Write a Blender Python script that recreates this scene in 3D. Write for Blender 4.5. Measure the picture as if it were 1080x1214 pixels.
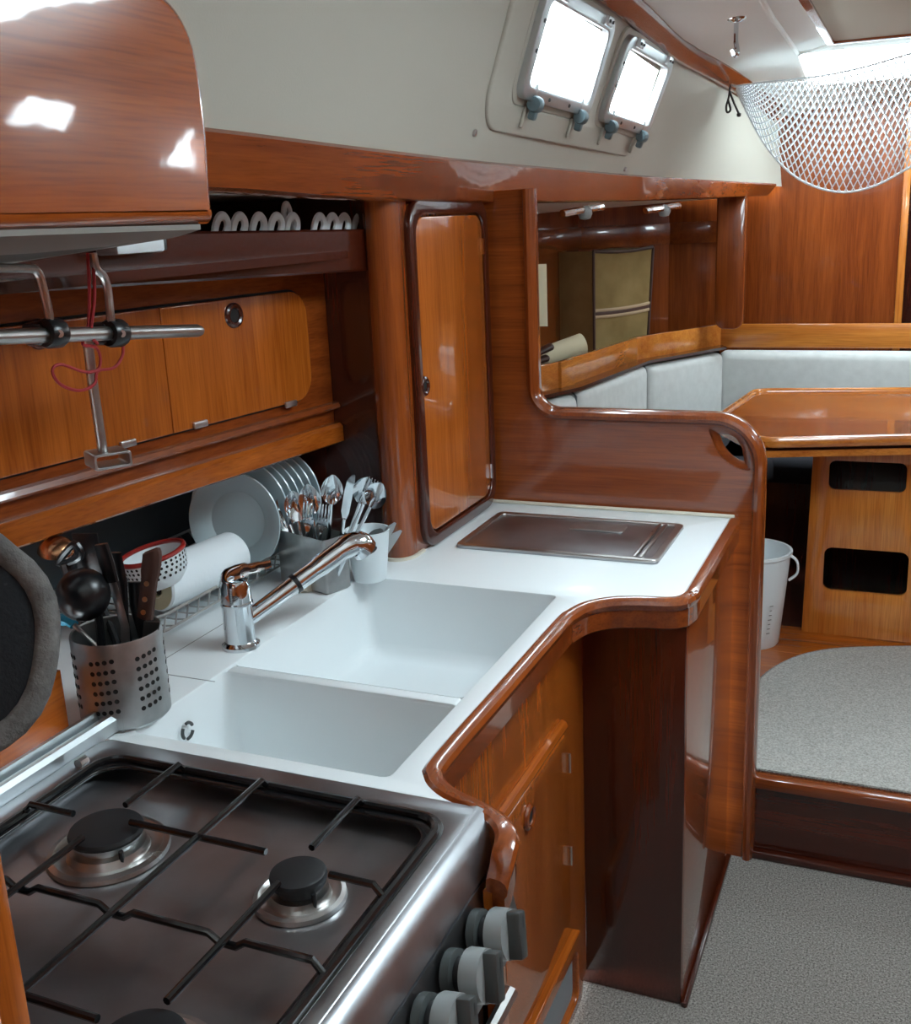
import bpy, bmesh, math, random
from mathutils import Vector, Matrix
random.seed(7)
for o in list(bpy.data.objects): bpy.data.objects.remove(o)
SC = bpy.context.scene
COL = SC.collection
PI = math.pi

# ------------------------------------------------------------------ camera
FPX, CAMH = 1262.6, 1.6
YAW, PITCH, ROLL = (math.radians(a) for a in (23.637, 15.371, -2.588))
fw = Vector((-math.sin(YAW)*math.cos(PITCH), math.cos(YAW)*math.cos(PITCH), -math.sin(PITCH)))
rt0 = Vector((math.cos(YAW), math.sin(YAW), 0)); up0 = rt0.cross(fw)
rt = rt0*math.cos(ROLL) + up0*math.sin(ROLL); upv = -rt0*math.sin(ROLL) + up0*math.cos(ROLL)
CP = Vector((0, 0, CAMH))
cam = bpy.data.cameras.new('camera'); camo = bpy.data.objects.new('camera', cam); COL.objects.link(camo)
m = Matrix((rt, upv, -fw)).transposed().to_4x4(); m.translation = CP
camo.matrix_world = m
cam.sensor_fit = 'VERTICAL'; cam.sensor_height = 24.0; cam.lens = 24.0*FPX/1214; cam.clip_start = 0.02
SC.camera = camo
def ray(x, y): return fw + rt*((x-540)/FPX) - upv*((y-607)/FPX)
def P(x, y, X=None, Y=None, Z=None):
    d = ray(x, y)
    t = (X-CP.x)/d.x if X is not None else (Y-CP.y)/d.y if Y is not None else (Z-CP.z)/d.z
    return CP + d*t

# ------------------------------------------------------------------ light
w = bpy.data.worlds.new('sky'); SC.world = w; w.use_nodes = True
bg = w.node_tree.nodes['Background']; bg.inputs[0].default_value = (0.78, 0.93, 1.0, 1); bg.inputs[1].default_value = 16.0
vs = SC.view_settings; vs.view_transform = 'Standard'; vs.look = 'None'; vs.gamma = 1; vs.exposure = 0.42; vs.use_curve_mapping = False
def portal(name, loc, sx, sy, rot):
    l = bpy.data.lights.new(name, 'AREA'); l.shape = 'RECTANGLE'; l.size = sx; l.size_y = sy; l.cycles.is_portal = True
    o = bpy.data.objects.new(name, l); COL.objects.link(o); o.location = loc; o.rotation_euler = rot
ADDED_SKYLIGHT = (0.04, 0.66, 1.30, 2.08)          # unseen galley skylight, added for overhead light on the counters: x0,x1,y0,y1
portal('daylight_added_skylight', (0.35, 1.69, 2.29), .66, .82, (0, 0, 0))
HATCH = (-0.44, 0.30, 4.06, 4.52)          # saloon hatch
portal('daylight_hatch', (-0.07, 4.29, 2.17), .76, .48, (0, 0, 0))

# ------------------------------------------------------------------ materials
def lin(c): return tuple((v/255/12.92 if v/255 <= .04045 else ((v/255+.055)/1.055)**2.4) for v in c) + (1,)
MATS = {}
def nmat(name):
    mt = bpy.data.materials.new(name); mt.use_nodes = True; MATS[name] = mt
    return mt, mt.node_tree.nodes, mt.node_tree.links, mt.node_tree.nodes['Principled BSDF']
def plain(name, col, rough=.5, metal=0, coat=0, bump=0, bscale=200, var=0, vscale=8, spec=.5, aniso=0):
    mt, N, L, b = nmat(name)
    b.inputs['Base Color'].default_value = lin(col); b.inputs['Roughness'].default_value = rough; b.inputs['Metallic'].default_value = metal
    b.inputs['Coat Weight'].default_value = coat; b.inputs['Coat Roughness'].default_value = .06; b.inputs['Specular IOR Level'].default_value = spec
    tc = N.new('ShaderNodeTexCoord')
    if var:
        n = N.new('ShaderNodeTexNoise'); n.inputs['Scale'].default_value = vscale; n.inputs['Detail'].default_value = 6; L.new(tc.outputs['Object'], n.inputs['Vector'])
        r = N.new('ShaderNodeValToRGB'); a = tuple(max(0, v-var) for v in col); c = tuple(min(255, v+var) for v in col)
        r.color_ramp.elements[0].position = .3; r.color_ramp.elements[1].position = .7
        r.color_ramp.elements[0].color = lin(a); r.color_ramp.elements[1].color = lin(c)
        L.new(n.outputs['Fac'], r.inputs[0]); L.new(r.outputs[0], b.inputs['Base Color'])
        if metal:
            mr = N.new('ShaderNodeMapRange'); mr.inputs[3].default_value = rough*.75; mr.inputs[4].default_value = rough*1.35; L.new(n.outputs['Fac'], mr.inputs[0]); L.new(mr.outputs[0], b.inputs['Roughness'])
    if bump:
        n2 = N.new('ShaderNodeTexNoise'); n2.inputs['Scale'].default_value = bscale; n2.inputs['Detail'].default_value = 3; L.new(tc.outputs['Object'], n2.inputs['Vector'])
        bp = N.new('ShaderNodeBump'); bp.inputs['Strength'].default_value = bump; bp.inputs['Distance'].default_value = .004; L.new(n2.outputs['Fac'], bp.inputs['Height']); L.new(bp.outputs[0], b.inputs['Normal'])
    return mt
def wood(name, c_dark, c_light, axis=2, scale=26, rough=.25, coat=1.0, wav=.006):
    mt, N, L, b = nmat(name)
    tc = N.new('ShaderNodeTexCoord'); mp = N.new('ShaderNodeMapping'); L.new(tc.outputs['Object'], mp.inputs[0])
    s = [scale, scale, scale]; s[axis] = scale*.055; mp.inputs['Scale'].default_value = s
    n = N.new('ShaderNodeTexNoise'); n.inputs['Scale'].default_value = 1.6; n.inputs['Detail'].default_value = 7; n.inputs['Roughness'].default_value = .62; n.inputs['Distortion'].default_value = .5
    L.new(mp.outputs[0], n.inputs['Vector'])
    n2 = N.new('ShaderNodeTexNoise'); n2.inputs['Scale'].default_value = .28; n2.inputs['Detail'].default_value = 2; n2.inputs['Distortion'].default_value = .8; L.new(mp.outputs[0], n2.inputs['Vector'])
    mp3 = N.new('ShaderNodeMapping'); L.new(tc.outputs['Object'], mp3.inputs[0]); s3 = [260, 260, 260]; s3[axis] = 9; mp3.inputs['Scale'].default_value = s3
    n3 = N.new('ShaderNodeTexNoise'); n3.inputs['Scale'].default_value = 1; n3.inputs['Detail'].default_value = 2; L.new(mp3.outputs[0], n3.inputs['Vector'])
    a = N.new('ShaderNodeMath'); a.operation = 'MULTIPLY_ADD'; a.inputs[1].default_value = .55; L.new(n.outputs['Fac'], a.inputs[0])
    a2 = N.new('ShaderNodeMath'); a2.operation = 'MULTIPLY'; a2.inputs[1].default_value = .45; L.new(n2.outputs['Fac'], a2.inputs[0]); L.new(a2.outputs[0], a.inputs[2])
    r = N.new('ShaderNodeValToRGB'); r.color_ramp.elements[0].position = .34; r.color_ramp.elements[1].position = .66
    r.color_ramp.elements[0].color = lin(c_dark); r.color_ramp.elements[1].color = lin(c_light); L.new(a.outputs[0], r.inputs[0])
    mx = N.new('ShaderNodeMix'); mx.data_type = 'RGBA'; mx.blend_type = 'MULTIPLY'; mx.inputs[0].default_value = .45
    r3 = N.new('ShaderNodeValToRGB'); r3.color_ramp.elements[0].position = .3; r3.color_ramp.elements[0].color = (.5, .42, .36, 1); r3.color_ramp.elements[1].position = .55; r3.color_ramp.elements[1].color = (1, 1, 1, 1)
    L.new(n3.outputs['Fac'], r3.inputs[0]); L.new(r.outputs[0], mx.inputs[6]); L.new(r3.outputs[0], mx.inputs[7]); L.new(mx.outputs[2], b.inputs['Base Color'])
    b.inputs['Roughness'].default_value = rough; b.inputs['Coat Weight'].default_value = coat; b.inputs['Coat Roughness'].default_value = .05
    nb = N.new('ShaderNodeTexNoise'); nb.inputs['Scale'].default_value = 14; nb.inputs['Detail'].default_value = 2; L.new(tc.outputs['Object'], nb.inputs['Vector'])
    bp = N.new('ShaderNodeBump'); bp.inputs['Strength'].default_value = .06; bp.inputs['Distance'].default_value = wav; L.new(nb.outputs['Fac'], bp.inputs['Height']); L.new(bp.outputs[0], b.inputs['Coat Normal'])
    return mt
TEAK_D, TEAK_L = (140, 66, 14), (186, 100, 32)
MAH_D, MAH_L = (104, 43, 13), (146, 72, 25)
for ax, nm in enumerate('xyz'):
    wood('teak_'+nm, TEAK_D, TEAK_L, ax)
    wood('mahogany_'+nm, MAH_D, MAH_L, ax)
    wood('golden_'+nm, (176, 94, 30), (214, 138, 58), ax)
    wood('dark_wood_'+nm, (50, 15, 6), (76, 26, 10), ax, coat=.55)  # on aft-facing panels and the riser this tone also stands in for shade
wood('amber_y', (132, 58, 16), (168, 84, 28), 1, 13)
plain('latch_grey', (92, 110, 116), .45)
plain('counter_white', (226, 232, 234), .32, coat=.15)
plain('liner_white', (176, 172, 160), .62, bump=.12, bscale=320)
plain('ceiling_white', (236, 236, 232), .5, bump=.06, bscale=200)
plain('steel', (186, 184, 182), .3, 1, var=10, vscale=14)
plain('steel_brushed', (176, 178, 178), .36, 1, var=12, vscale=30)
plain('hob_steel', (166, 168, 172), .34, 1, var=16, vscale=9)
plain('chrome', (214, 220, 224), .07, 1)
plain('aluminium', (196, 202, 204), .38, 1)
plain('black_enamel', (17, 18, 20), .22, coat=.3)
plain('cast_black', (24, 26, 29), .5)
plain('black_plastic', (18, 19, 22), .3)
plain('dark_hole', (10, 8, 7), .8)
plain('grey_plastic', (138, 142, 142), .38, var=5)
plain('dark_grey_plastic', (62, 66, 66), .4)
plain('white_plastic', (224, 232, 235), .35)
plain('frosted_plastic', (228, 238, 242), .45)
plain('porcelain', (190, 208, 214), .18, coat=.3)
plain('paper_white', (232, 240, 244), .85, bump=.15, bscale=120)
plain('cardboard', (196, 190, 158), .8)
plain('cream_paper', (222, 212, 178), .75)
plain('bag_canvas', (132, 108, 62), .85, bump=.3, bscale=500, var=8, vscale=12)
plain('bag_side', (136, 104, 58), .85, bump=.3, bscale=500, var=8, vscale=12)
plain('brown_leather', (70, 44, 34), .5)
plain('strap_pale', (176, 150, 118), .8)
plain('upholstery', (206, 208, 205), .9, bump=.2, bscale=420, var=5, vscale=30)
plain('piping_grey', (96, 102, 106), .8)
plain('navy_fabric', (34, 34, 40), .9)
plain('net_white', (226, 232, 234), .75)
plain('cord_red', (150, 24, 28), .7)
plain('cord_dark', (40, 36, 34), .7)
plain('grey_fleece', (98, 96, 94), .95, bump=.6, bscale=160, var=16, vscale=40)
plain('black_fleece', (16, 17, 21), .95, bump=.5, bscale=160)
plain('knife_wood', (74, 48, 40), .45)
plain('teal_plastic', (30, 130, 160), .35)
plain('red_enamel', (150, 34, 28), .35)
plain('copper', (176, 130, 96), .25, 1)
plain('hood_grey', (126, 122, 116), .6)
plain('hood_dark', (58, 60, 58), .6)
plain('recess_grey', (70, 80, 86), .55)
plain('rag_beige', (190, 182, 166), .9, bump=.4, bscale=200)
plain('caulk', (206, 200, 184), .6)
plain('rivet_brass', (200, 176, 140), .3, 1)
plain('beige_panel', (196, 188, 172), .7)
plain('toe_grey', (128, 136, 140), .6)
# carpet
def carpet(name, ca, cb, scale):
    mt, N, L, b = nmat(name); tc = N.new('ShaderNodeTexCoord')
    n = N.new('ShaderNodeTexNoise'); n.inputs['Scale'].default_value = scale; n.inputs['Detail'].default_value = 5; n.inputs['Roughness'].default_value = .75; L.new(tc.outputs['Object'], n.inputs['Vector'])
    r = N.new('ShaderNodeValToRGB'); r.color_ramp.elements[0].position = .36; r.color_ramp.elements[1].position = .64; r.color_ramp.elements[0].color = lin(ca); r.color_ramp.elements[1].color = lin(cb)
    L.new(n.outputs['Fac'], r.inputs[0]); L.new(r.outputs[0], b.inputs['Base Color']); b.inputs['Roughness'].default_value = .95; b.inputs['Specular IOR Level'].default_value = .1
    bp = N.new('ShaderNodeBump'); bp.inputs['Strength'].default_value = .6; bp.inputs['Distance'].default_value = .004; L.new(n.outputs['Fac'], bp.inputs['Height']); L.new(bp.outputs[0], b.inputs['Normal'])
carpet('carpet', (70, 66, 62), (166, 161, 154), 230)
carpet('carpet_light', (140, 138, 132), (200, 198, 192), 210)
# thin glass
mt, N, L, b = nmat('glass_pane'); N.remove(b)
g = N.new('ShaderNodeBsdfGlossy'); g.inputs['Roughness'].default_value = .03; t_ = N.new('ShaderNodeBsdfTransparent'); fr = N.new('ShaderNodeValue'); fr.outputs[0].default_value = .05
mx = N.new('ShaderNodeMixShader'); L.new(fr.outputs[0], mx.inputs[0]); L.new(t_.outputs[0], mx.inputs[1]); L.new(g.outputs[0], mx.inputs[2]); L.new(mx.outputs[0], N['Material Output'].inputs[0])

# ------------------------------------------------------------------ builders
class B:
    """collects shapes in world coordinates"""
    def __init__(s): s.bm = bmesh.new()
    def box(s, lo, hi, bev=0, seg=2, rot=None, piv=None):
        lo, hi = Vector(lo), Vector(hi); c = (lo+hi)/2; d = hi-lo
        r = bmesh.ops.create_cube(s.bm, size=1); vs_ = r['verts']
        for v in vs_: v.co = Vector((v.co.x*d.x, v.co.y*d.y, v.co.z*d.z)) + c
        if bev:
            es = list({e for v in vs_ for e in v.link_edges})
            q = bmesh.ops.bevel(s.bm, geom=es, offset=bev, segments=seg, profile=.5, affect='EDGES'); vs_ = list({v for f in q['faces'] for v in f.verts} | {v for v in vs_ if v.is_valid})
        if rot is not None:
            pv = Vector(piv) if piv is not None else c
            allv = set(vs_)
            for v in allv: v.co = rot @ (v.co-pv) + pv
        return s
    def obox(s, c, ax, ay, az, d, bev=0, seg=2):
        """box centred c, with axes, full sizes d"""
        n0 = len(s.bm.verts); M = Matrix((Vector(ax).normalized(), Vector(ay).normalized(), Vector(az).normalized())).transposed()
        return s.box(Vector(c)-Vector(d)/2, Vector(c)+Vector(d)/2, bev, seg, M)
    def tube(s, pts, r, n=8, closed=False, caps=True, flat=None):
        pts = [Vector(p) for p in pts]; k = len(pts); rs = r if isinstance(r, (list, tuple)) else [r]*k
        tg = []
        for i in range(k):
            a = pts[(i-1) % k] if (closed or i > 0) else pts[0]; c = pts[(i+1) % k] if (closed or i < k-1) else pts[-1]
            tg.append((c-a).normalized())
        nn = tg[0].orthogonal().normalized(); rings = []
        if flat is not None:
            nn = (Vector(flat) - tg[0]*Vector(flat).dot(tg[0])).normalized()
        for i in range(k):
            nn = (nn - tg[i]*nn.dot(tg[i])).normalized(); bn = tg[i].cross(nn)
            rr = rs[i] if not isinstance(rs[i], (int, float)) else (rs[i], rs[i])
            rings.append([s.bm.verts.new(pts[i] + nn*(rr[0]*math.cos(2*PI*j/n)) + bn*(rr[1]*math.sin(2*PI*j/n))) for j in range(n)])
        for i in range(k if closed else k-1):
            a, c = rings[i], rings[(i+1) % k]
            for j in range(n): s.bm.faces.new((a[j], a[(j+1) % n], c[(j+1) % n], c[j]))
        if caps and not closed:
            s.bm.faces.new(rings[0][::-1]); s.bm.faces.new(rings[-1])
        return s
    def lathe(s, prof, c, axis=(0, 0, 1), n=32, cap=True):
        """prof: list of (radius, height along axis)"""
        ax = Vector(axis).normalized(); u = ax.orthogonal().normalized(); v = ax.cross(u); c = Vector(c); rings = []
        for r, h in prof:
            if r <= 1e-6: rings.append([s.bm.verts.new(c+ax*h)])
            else: rings.append([s.bm.verts.new(c+ax*h+u*(r*math.cos(2*PI*j/n))+v*(r*math.sin(2*PI*j/n))) for j in range(n)])
        for a, b_ in zip(rings, rings[1:]):
            for j in range(n):
                j2 = (j+1) % n
                if len(a) == 1 and len(b_) == 1: break
                if len(a) == 1: s.bm.faces.new((a[0], b_[j], b_[j2]))
                elif len(b_) == 1: s.bm.faces.new((a[j], a[j2], b_[0]))
                else: s.bm.faces.new((a[j], a[j2], b_[j2], b_[j]))
        return s
    def sweep(s, path, prof, closed=False, caps=True):
        """path: world points in a horizontal plane; prof: (offset to the right of travel, dz) closed outline"""
        pts = [Vector(p) for p in path]; k = len(pts); rings = []
        for i in range(k):
            a = pts[max(i-1, 0)]; c = pts[min(i+1, k-1)]
            d1 = (pts[i]-a); d2 = (c-pts[i]); d1.z = d2.z = 0
            d1 = d1.normalized() if d1.length > 0 else d2.normalized(); d2 = d2.normalized() if d2.length > 0 else d1
            t = (d1+d2).normalized(); R_ = Vector((t.y, -t.x, 0)); f = 1/max(.4, t.dot(d1))
            rings.append([s.bm.verts.new(pts[i] + R_*(o*f) + Vector((0, 0, z))) for o, z in prof])
        n = len(prof)
        for a, c in zip(rings, rings[1:]):
            for j in range(n): s.bm.faces.new((a[j], a[(j+1) % n], c[(j+1) % n], c[j]))
        if caps: s.bm.faces.new(rings[0][::-1]); s.bm.faces.new(rings[-1])
        return s
    def grid(s, rows):
        vr = [[s.bm.verts.new(Vector(p)) for p in r] for r in rows]
        for a, c in zip(vr, vr[1:]):
            for j in range(len(a)-1): s.bm.faces.new((a[j], a[j+1], c[j+1], c[j]))
        return s
    def prism(s, pts, vec):
        """extrude a closed polygon of world points by vec"""
        a = [s.bm.verts.new(Vector(p)) for p in pts]; c = [s.bm.verts.new(Vector(p)+Vector(vec)) for p in pts]; n = len(a)
        s.bm.faces.new(a); s.bm.faces.new(c[::-1])
        for j in range(n): s.bm.faces.new((a[j], c[j], c[(j+1) % n], a[(j+1) % n]))
        return s
    def plate(s, loops, M, thick, bev=0, res=2):
        """2D loops (outline + holes) filled, thickness centred, placed by matrix M (local x,y in plane, z normal)"""
        cu = bpy.data.curves.new('t', 'CURVE'); cu.dimensions = '2D'; cu.fill_mode = 'BOTH'; cu.extrude = max(thick/2-bev, 1e-5); cu.bevel_depth = bev; cu.bevel_resolution = res; cu.offset = -bev
        for lp in loops:
            sp = cu.splines.new('POLY'); sp.points.add(len(lp)-1); sp.use_cyclic_u = True
            for p, q in zip(sp.points, lp): p.co = (q[0], q[1], 0, 1)
        ob = bpy.data.objects.new('t', cu); me = bpy.data.meshes.new_from_object(ob)
        me.transform(M); s.bm.from_mesh(me); bpy.data.meshes.remove(me); bpy.data.objects.remove(ob); bpy.data.curves.remove(cu)
        return s
def MX(o, ax, ay): # matrix from origin and two in-plane axes
    ax, ay = Vector(ax).normalized(), Vector(ay).normalized(); az = ax.cross(ay)
    q = Matrix((ax, ay, az)).transposed().to_4x4(); q.translation = Vector(o); return q
def rrect(x0, y0, x1, y1, r, n=6, rs=None):
    rs = rs or (r, r, r, r); out = []
    for (cx, cy, a0), q in zip(((x1, y1, 0), (x0, y1, 90), (x0, y0, 180), (x1, y0, 270)), rs):
        sx = 1 if cx == x1 else -1; sy = 1 if cy == y1 else -1
        for i in range(n+1):
            a = math.radians(a0 + 90*i/n); out.append((cx - sx*q + q*math.cos(a), cy - sy*q + q*math.sin(a)))
    return out
def smooth(pts, n=6, closed=False):
    """Catmull-Rom"""
    pts = [Vector(p) for p in pts]; k = len(pts); out = []
    rng = range(k if closed else k-1)
    for i in rng:
        p0 = pts[(i-1) % k] if closed or i > 0 else pts[0]*2-pts[1]; p1 = pts[i]; p2 = pts[(i+1) % k]; p3 = pts[(i+2) % k] if closed or i < k-2 else pts[-1]*2-pts[-2]
        for j in range(n):
            t = j/n; out.append(.5*((2*p1)+(p2-p0)*t+(2*p0-5*p1+4*p2-p3)*t*t+(3*p1-p0-3*p2+p3)*t**3))
    if not closed: out.append(pts[-1])
    return out
def obj(name, b, mat, parent=None, base=None, sm=True, **props):
    """link the collected shapes as ONE mesh object; geometry is stored relative to base (or the parent's place)"""
    bm = b.bm; bmesh.ops.remove_doubles(bm, verts=bm.verts, dist=1e-6); bmesh.ops.recalc_face_normals(bm, faces=bm.faces)
    me = bpy.data.meshes.new(name); 
    if parent is not None: off = wloc(parent)
    else: off = Vector(base) if base is not None else Vector()
    for v in bm.verts: v.co -= off
    bm.to_mesh(me); bm.free()
    if sm:
        for p in me.polygons: p.use_smooth = True
        try: me.set_sharp_from_angle(angle=math.radians(34))
        except Exception: pass
    for mm in (mat if isinstance(mat, (list, tuple)) else [mat]): me.materials.append(MATS[mm])
    o = bpy.data.objects.new(name, me); COL.objects.link(o)
    if parent is not None: o.parent = parent
    else: o.location = off
    for k, v in props.items(): o[k] = v
    return o
def wloc(o):
    p = Vector(o.location)
    while o.parent: o = o.parent; p += Vector(o.location)
    return p
def thing(name, label, cat, loc, group=None):
    o = bpy.data.objects.new(name, None); o.empty_display_size = .05; COL.objects.link(o); o.location = loc
    o['label'] = label; o['category'] = cat
    if group: o['group'] = group
    return o
def copy_tree(o, parent=None):
    c = o.copy(); COL.objects.link(c); c.parent = parent
    for ch in list(o.children): copy_tree(ch, c)
    return c
def struct(name, b, mat, parent=None, sm=True, **pr):
    o = obj(name, b, mat, parent, sm=sm, **pr)
    if parent is None: o['kind'] = 'structure'
    return o
def V(*a): return Vector(a)

# ================================================================== STRUCTURE
CT = .90            # counter top height
YB = 2.45           # half bulkhead
FZ = .225           # saloon floor height
# --- beam, coaming strip curves -------------------------------------------------
def interp(tab, y):
    if y <= tab[0][0]: a, c = tab[0], tab[1]
    elif y >= tab[-1][0]: a, c = tab[-2], tab[-1]
    else:
        for a, c in zip(tab, tab[1:]):
            if a[0] <= y <= c[0]: break
    t = (y-a[0])/(c[0]-a[0]); return [p+(q-p)*t for p, q in zip(a[1:], c[1:])]
bt = [(250, 152, 1.36), (400, 171, 1.72), (560, 190, 2.33), (660, 199, 2.95), (760, 208, 3.75), (850, 214, 4.25), (925, 218, 4.72)]
bb = [(250, 225, 1.36), (400, 235, 1.72), (560, 240, 2.33), (660, 240, 2.95), (760, 238, 3.75), (850, 235, 4.25), (915, 232, 4.72)]
BT = [P(x, y, Y=Y) for x, y, Y in bt]; BBm = [P(x, y, Y=Y) for x, y, Y in bb]
BT = [V(-.955, -1.2, 1.75), V(-.96, .6, 1.748)] + BT; BBm = [V(-.955, -1.2, 1.66), V(-.96, .6, 1.66)] + BBm
beam_tab = [(p.y, p.x, p.z) for p in smooth(BT, 5)]; beamb_tab = [(p.y, p.x, p.z) for p in smooth(BBm, 5)]
ST = [V(-.79, -1.2, 2.17), V(-.80, 2.0, 2.155)] + [P(x, y, Y=Y) for x, y, Y in ((727, 0, 2.95), (790, 55, 3.58), (837, 81, 3.95), (880, 107, 4.32), (905, 126, 4.56), (925, 146, 4.76))]
strip_tab = [(p.y, p.x, p.z) for p in smooth(ST, 5)]
def beam(y): x, z = interp(beam_tab, y); return V(x, y, z)
def beamb(y): x, z = interp(beamb_tab, y); return V(x, y, z)
def strip(y): x, z = interp(strip_tab, y); return V(x, y, z)
# windows on the liner: y ranges and fractions of the liner's height
WIN = [(2.485, 2.955), (3.145, 3.585)]
S1, S2 = .41, .82
# --- liner (white coachroof side), with holes for the ports
def liner_pt(y, s): return beam(y).lerp(strip(y), s)
ys = sorted(set([-1.2, -.6, 0, .6, 1.0, 1.4, 1.8, 2.2, 2.35, 4.0, 4.2, 4.4, 4.6, 4.745] + [q for w_ in WIN for q in w_] + [2.65, 2.8, 3.05, 3.14, 3.25, 3.36, 3.5, 3.7, 3.8, 3.9, 4.1, 4.3, 4.5]))
ss = [-.04, .12, .25, S1, .52, .66, S2, .9, 1.0]
lb = B()
vg = {}
for i, y in enumerate(ys):
    for j, s in enumerate(ss): vg[i, j] = lb.bm.verts.new(liner_pt(y, s))
for i in range(len(ys)-1):
    for j in range(len(ss)-1):
        if any(a-1e-6 <= ys[i] and ys[i+1] <= c+1e-6 for a, c in WIN) and S1-1e-6 <= ss[j] and ss[j+1] <= S2+1e-6: continue
        lb.bm.faces.new((vg[i, j], vg[i, j+1], vg[i+1, j+1], vg[i+1, j]))
wall_left = struct('wall_left', lb, 'liner_white')
wall_left['label'] = 'off-white lined cabin side above the long wooden beam'
# beam under the liner
bp_ = B(); prof_y = [q*.12-1.2 for q in range(50)]; rows = []
for y in prof_y:
    y = min(y, 4.74)
    if rows and rows[-1][1].y > 4.73: break
    t, q = beam(y), beamb(y)
    rows.append([q+V(-.05, 0, 0), q+V(-.003, 0, 0), q+V(.004, 0, .004), t+V(.006, 0, -.006), t+V(.002, 0, 0), t+V(-.05, 0, .004), q+V(-.05, 0, 0)])
bp_.grid(rows); t1 = struct('trim_1', bp_, 'mahogany_y'); t1['label'] = 'long curved mahogany beam running below the white cabin side'
# strip at the ceiling corner
sp = B(); rows = []
for y in [q*.15-1.2 for q in range(41)]:
    if y > 4.75: break
    c = strip(y); rows.append([c+V(-.02, 0, -.02), c+V(.004, 0, -.028), c+V(.018, 0, -.022), c+V(.052, 0, .012), c+V(.05, 0, .03), c+V(-.02, 0, .03), c+V(-.02, 0, -.02)])
sp.grid(rows); t2 = struct('trim_2', sp, 'mahogany_y'); t2['label'] = 'mahogany corner strip between white cabin side and ceiling'
# ceiling with hatch and added skylight openings
def ceil_z(x, y):
    s = strip(y); return s.z + .012 + .05*(1-(x/s.x)**2)
cb = B(); xs = sorted(set([-1, -.82, -.6, -.45, .45, .8, 1.0] + [ADDED_SKYLIGHT[0]/.8, ADDED_SKYLIGHT[1]/.8] + [HATCH[0]/.72, HATCH[1]/.72]))
cy = sorted(set([-1.2, -.25, .6, ADDED_SKYLIGHT[2], ADDED_SKYLIGHT[3], 2.4, 2.9, 3.3, 3.7, HATCH[2], HATCH[3], 4.76]))
cv = {}
def cxx(u, y): return u*(.8 if y < 2.2 else .72) if abs(u) < .9 else math.copysign(abs(strip(y).x)-.01, u)
for i, y in enumerate(cy):
    for j, u in enumerate(xs): x = cxx(u, y); cv[i, j] = cb.bm.verts.new((x, y, ceil_z(x, y)))
for i in range(len(cy)-1):
    for j in range(len(xs)-1):
        ym = (cy[i]+cy[i+1])/2; xm = (cxx(xs[j], ym)+cxx(xs[j+1], ym))/2
        if (ADDED_SKYLIGHT[0] < xm < ADDED_SKYLIGHT[1] and ADDED_SKYLIGHT[2] < ym < ADDED_SKYLIGHT[3]) or (HATCH[0] < xm < HATCH[1] and HATCH[2] < ym < HATCH[3]): continue
        cb.bm.faces.new((cv[i, j], cv[i, j+1], cv[i+1, j+1], cv[i+1, j]))
ceiling = struct('ceiling', cb, 'ceiling_white'); ceiling['label'] = 'white cambered cabin ceiling with panel mouldings'
# --- floors
fb = B(); fb.box((-.62, -1.2, -.03), (1.25, 2.48, 0)); fl = struct('floor', fb, 'carpet', sm=False); fl['label'] = 'speckled grey carpeted galley floor, lower level'
fb = B(); fb.box((-1.6, 2.485, FZ-.035), (1.25, 4.76, FZ-.002)); fs = struct('floor.001', fb, 'dark_wood_x', sm=False); fs['label'] = 'raised wooden saloon floor above the step'
for k in range(9):
    y0 = 2.49+k*.1
    q = B(); q.box((-.95, 2.486+k*.115, FZ-.004), (1.0, 2.486+k*.115+.113, FZ), .0012, 1); obj('plank', q, 'teak_x', fs)
rb = B(); rb.box((-.33, 2.48, 0), (1.25, 2.5, FZ-.03)); t3 = struct('trim_3', rb, 'dark_wood_x'); t3['label'] = 'wooden step riser darkened as in shade below the raised carpet'  # shade on the riser face is put into its wood colour
rb = B(); rb.box((-.33, 2.455, 0), (1.25, 2.479, .022), .006); obj('skirting', rb, 'dark_wood_x', t3)
rb = B(); rb.box((-.325, 2.462, FZ-.03), (1.25, 2.51, FZ+.001), .006); obj('nosing', rb, 'mahogany_x', t3)
# --- far bulkhead
YF = 4.73
q = B(); q.box((-.78, YF, FZ), (-.075, YF+.03, 2.0)); wf = struct('wall_front', q, 'mahogany_z', sm=False); wf['label'] = 'varnished mahogany bulkhead at the forward end of the saloon'
q = B(); q.box((-.085, YF-.02, FZ), (-.055, YF+.04, 2.0), .008); obj('door_post', q, 'golden_z', wf)
q = B(); q.box((.62, YF, FZ), (1.25, YF+.03, 2.0)); obj('panel', q, 'mahogany_z', wf)
q = B(); q.box((-.8, 5.6, FZ-.1), (1.25, 5.63, 2.1)); q.box((-.8, 4.77, FZ-.1), (-.77, 5.6, 2.1)); q.box((1.22, 4.77, FZ-.1), (1.25, 5.6, 2.1)); q.box((-.8, 4.77, 2.05), (1.25, 5.63, 2.08)); q.box((-.8, 4.77, FZ-.1), (1.25, 5.63, FZ-.07))
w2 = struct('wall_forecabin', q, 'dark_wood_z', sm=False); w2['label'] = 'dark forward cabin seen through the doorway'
q = B(); bl = rrect(-.0, 0, .115, .56, .03, 6, (.004, .004, .04, .04)); p0 = P(848, 388, Y=4.50); q.plate([bl], MX((p0.x, 4.50, p0.z-.005), (1, 0, 0), (0, 0, 1)), .05, .006); obj('pilaster', q, 'mahogany_z', wf)
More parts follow.
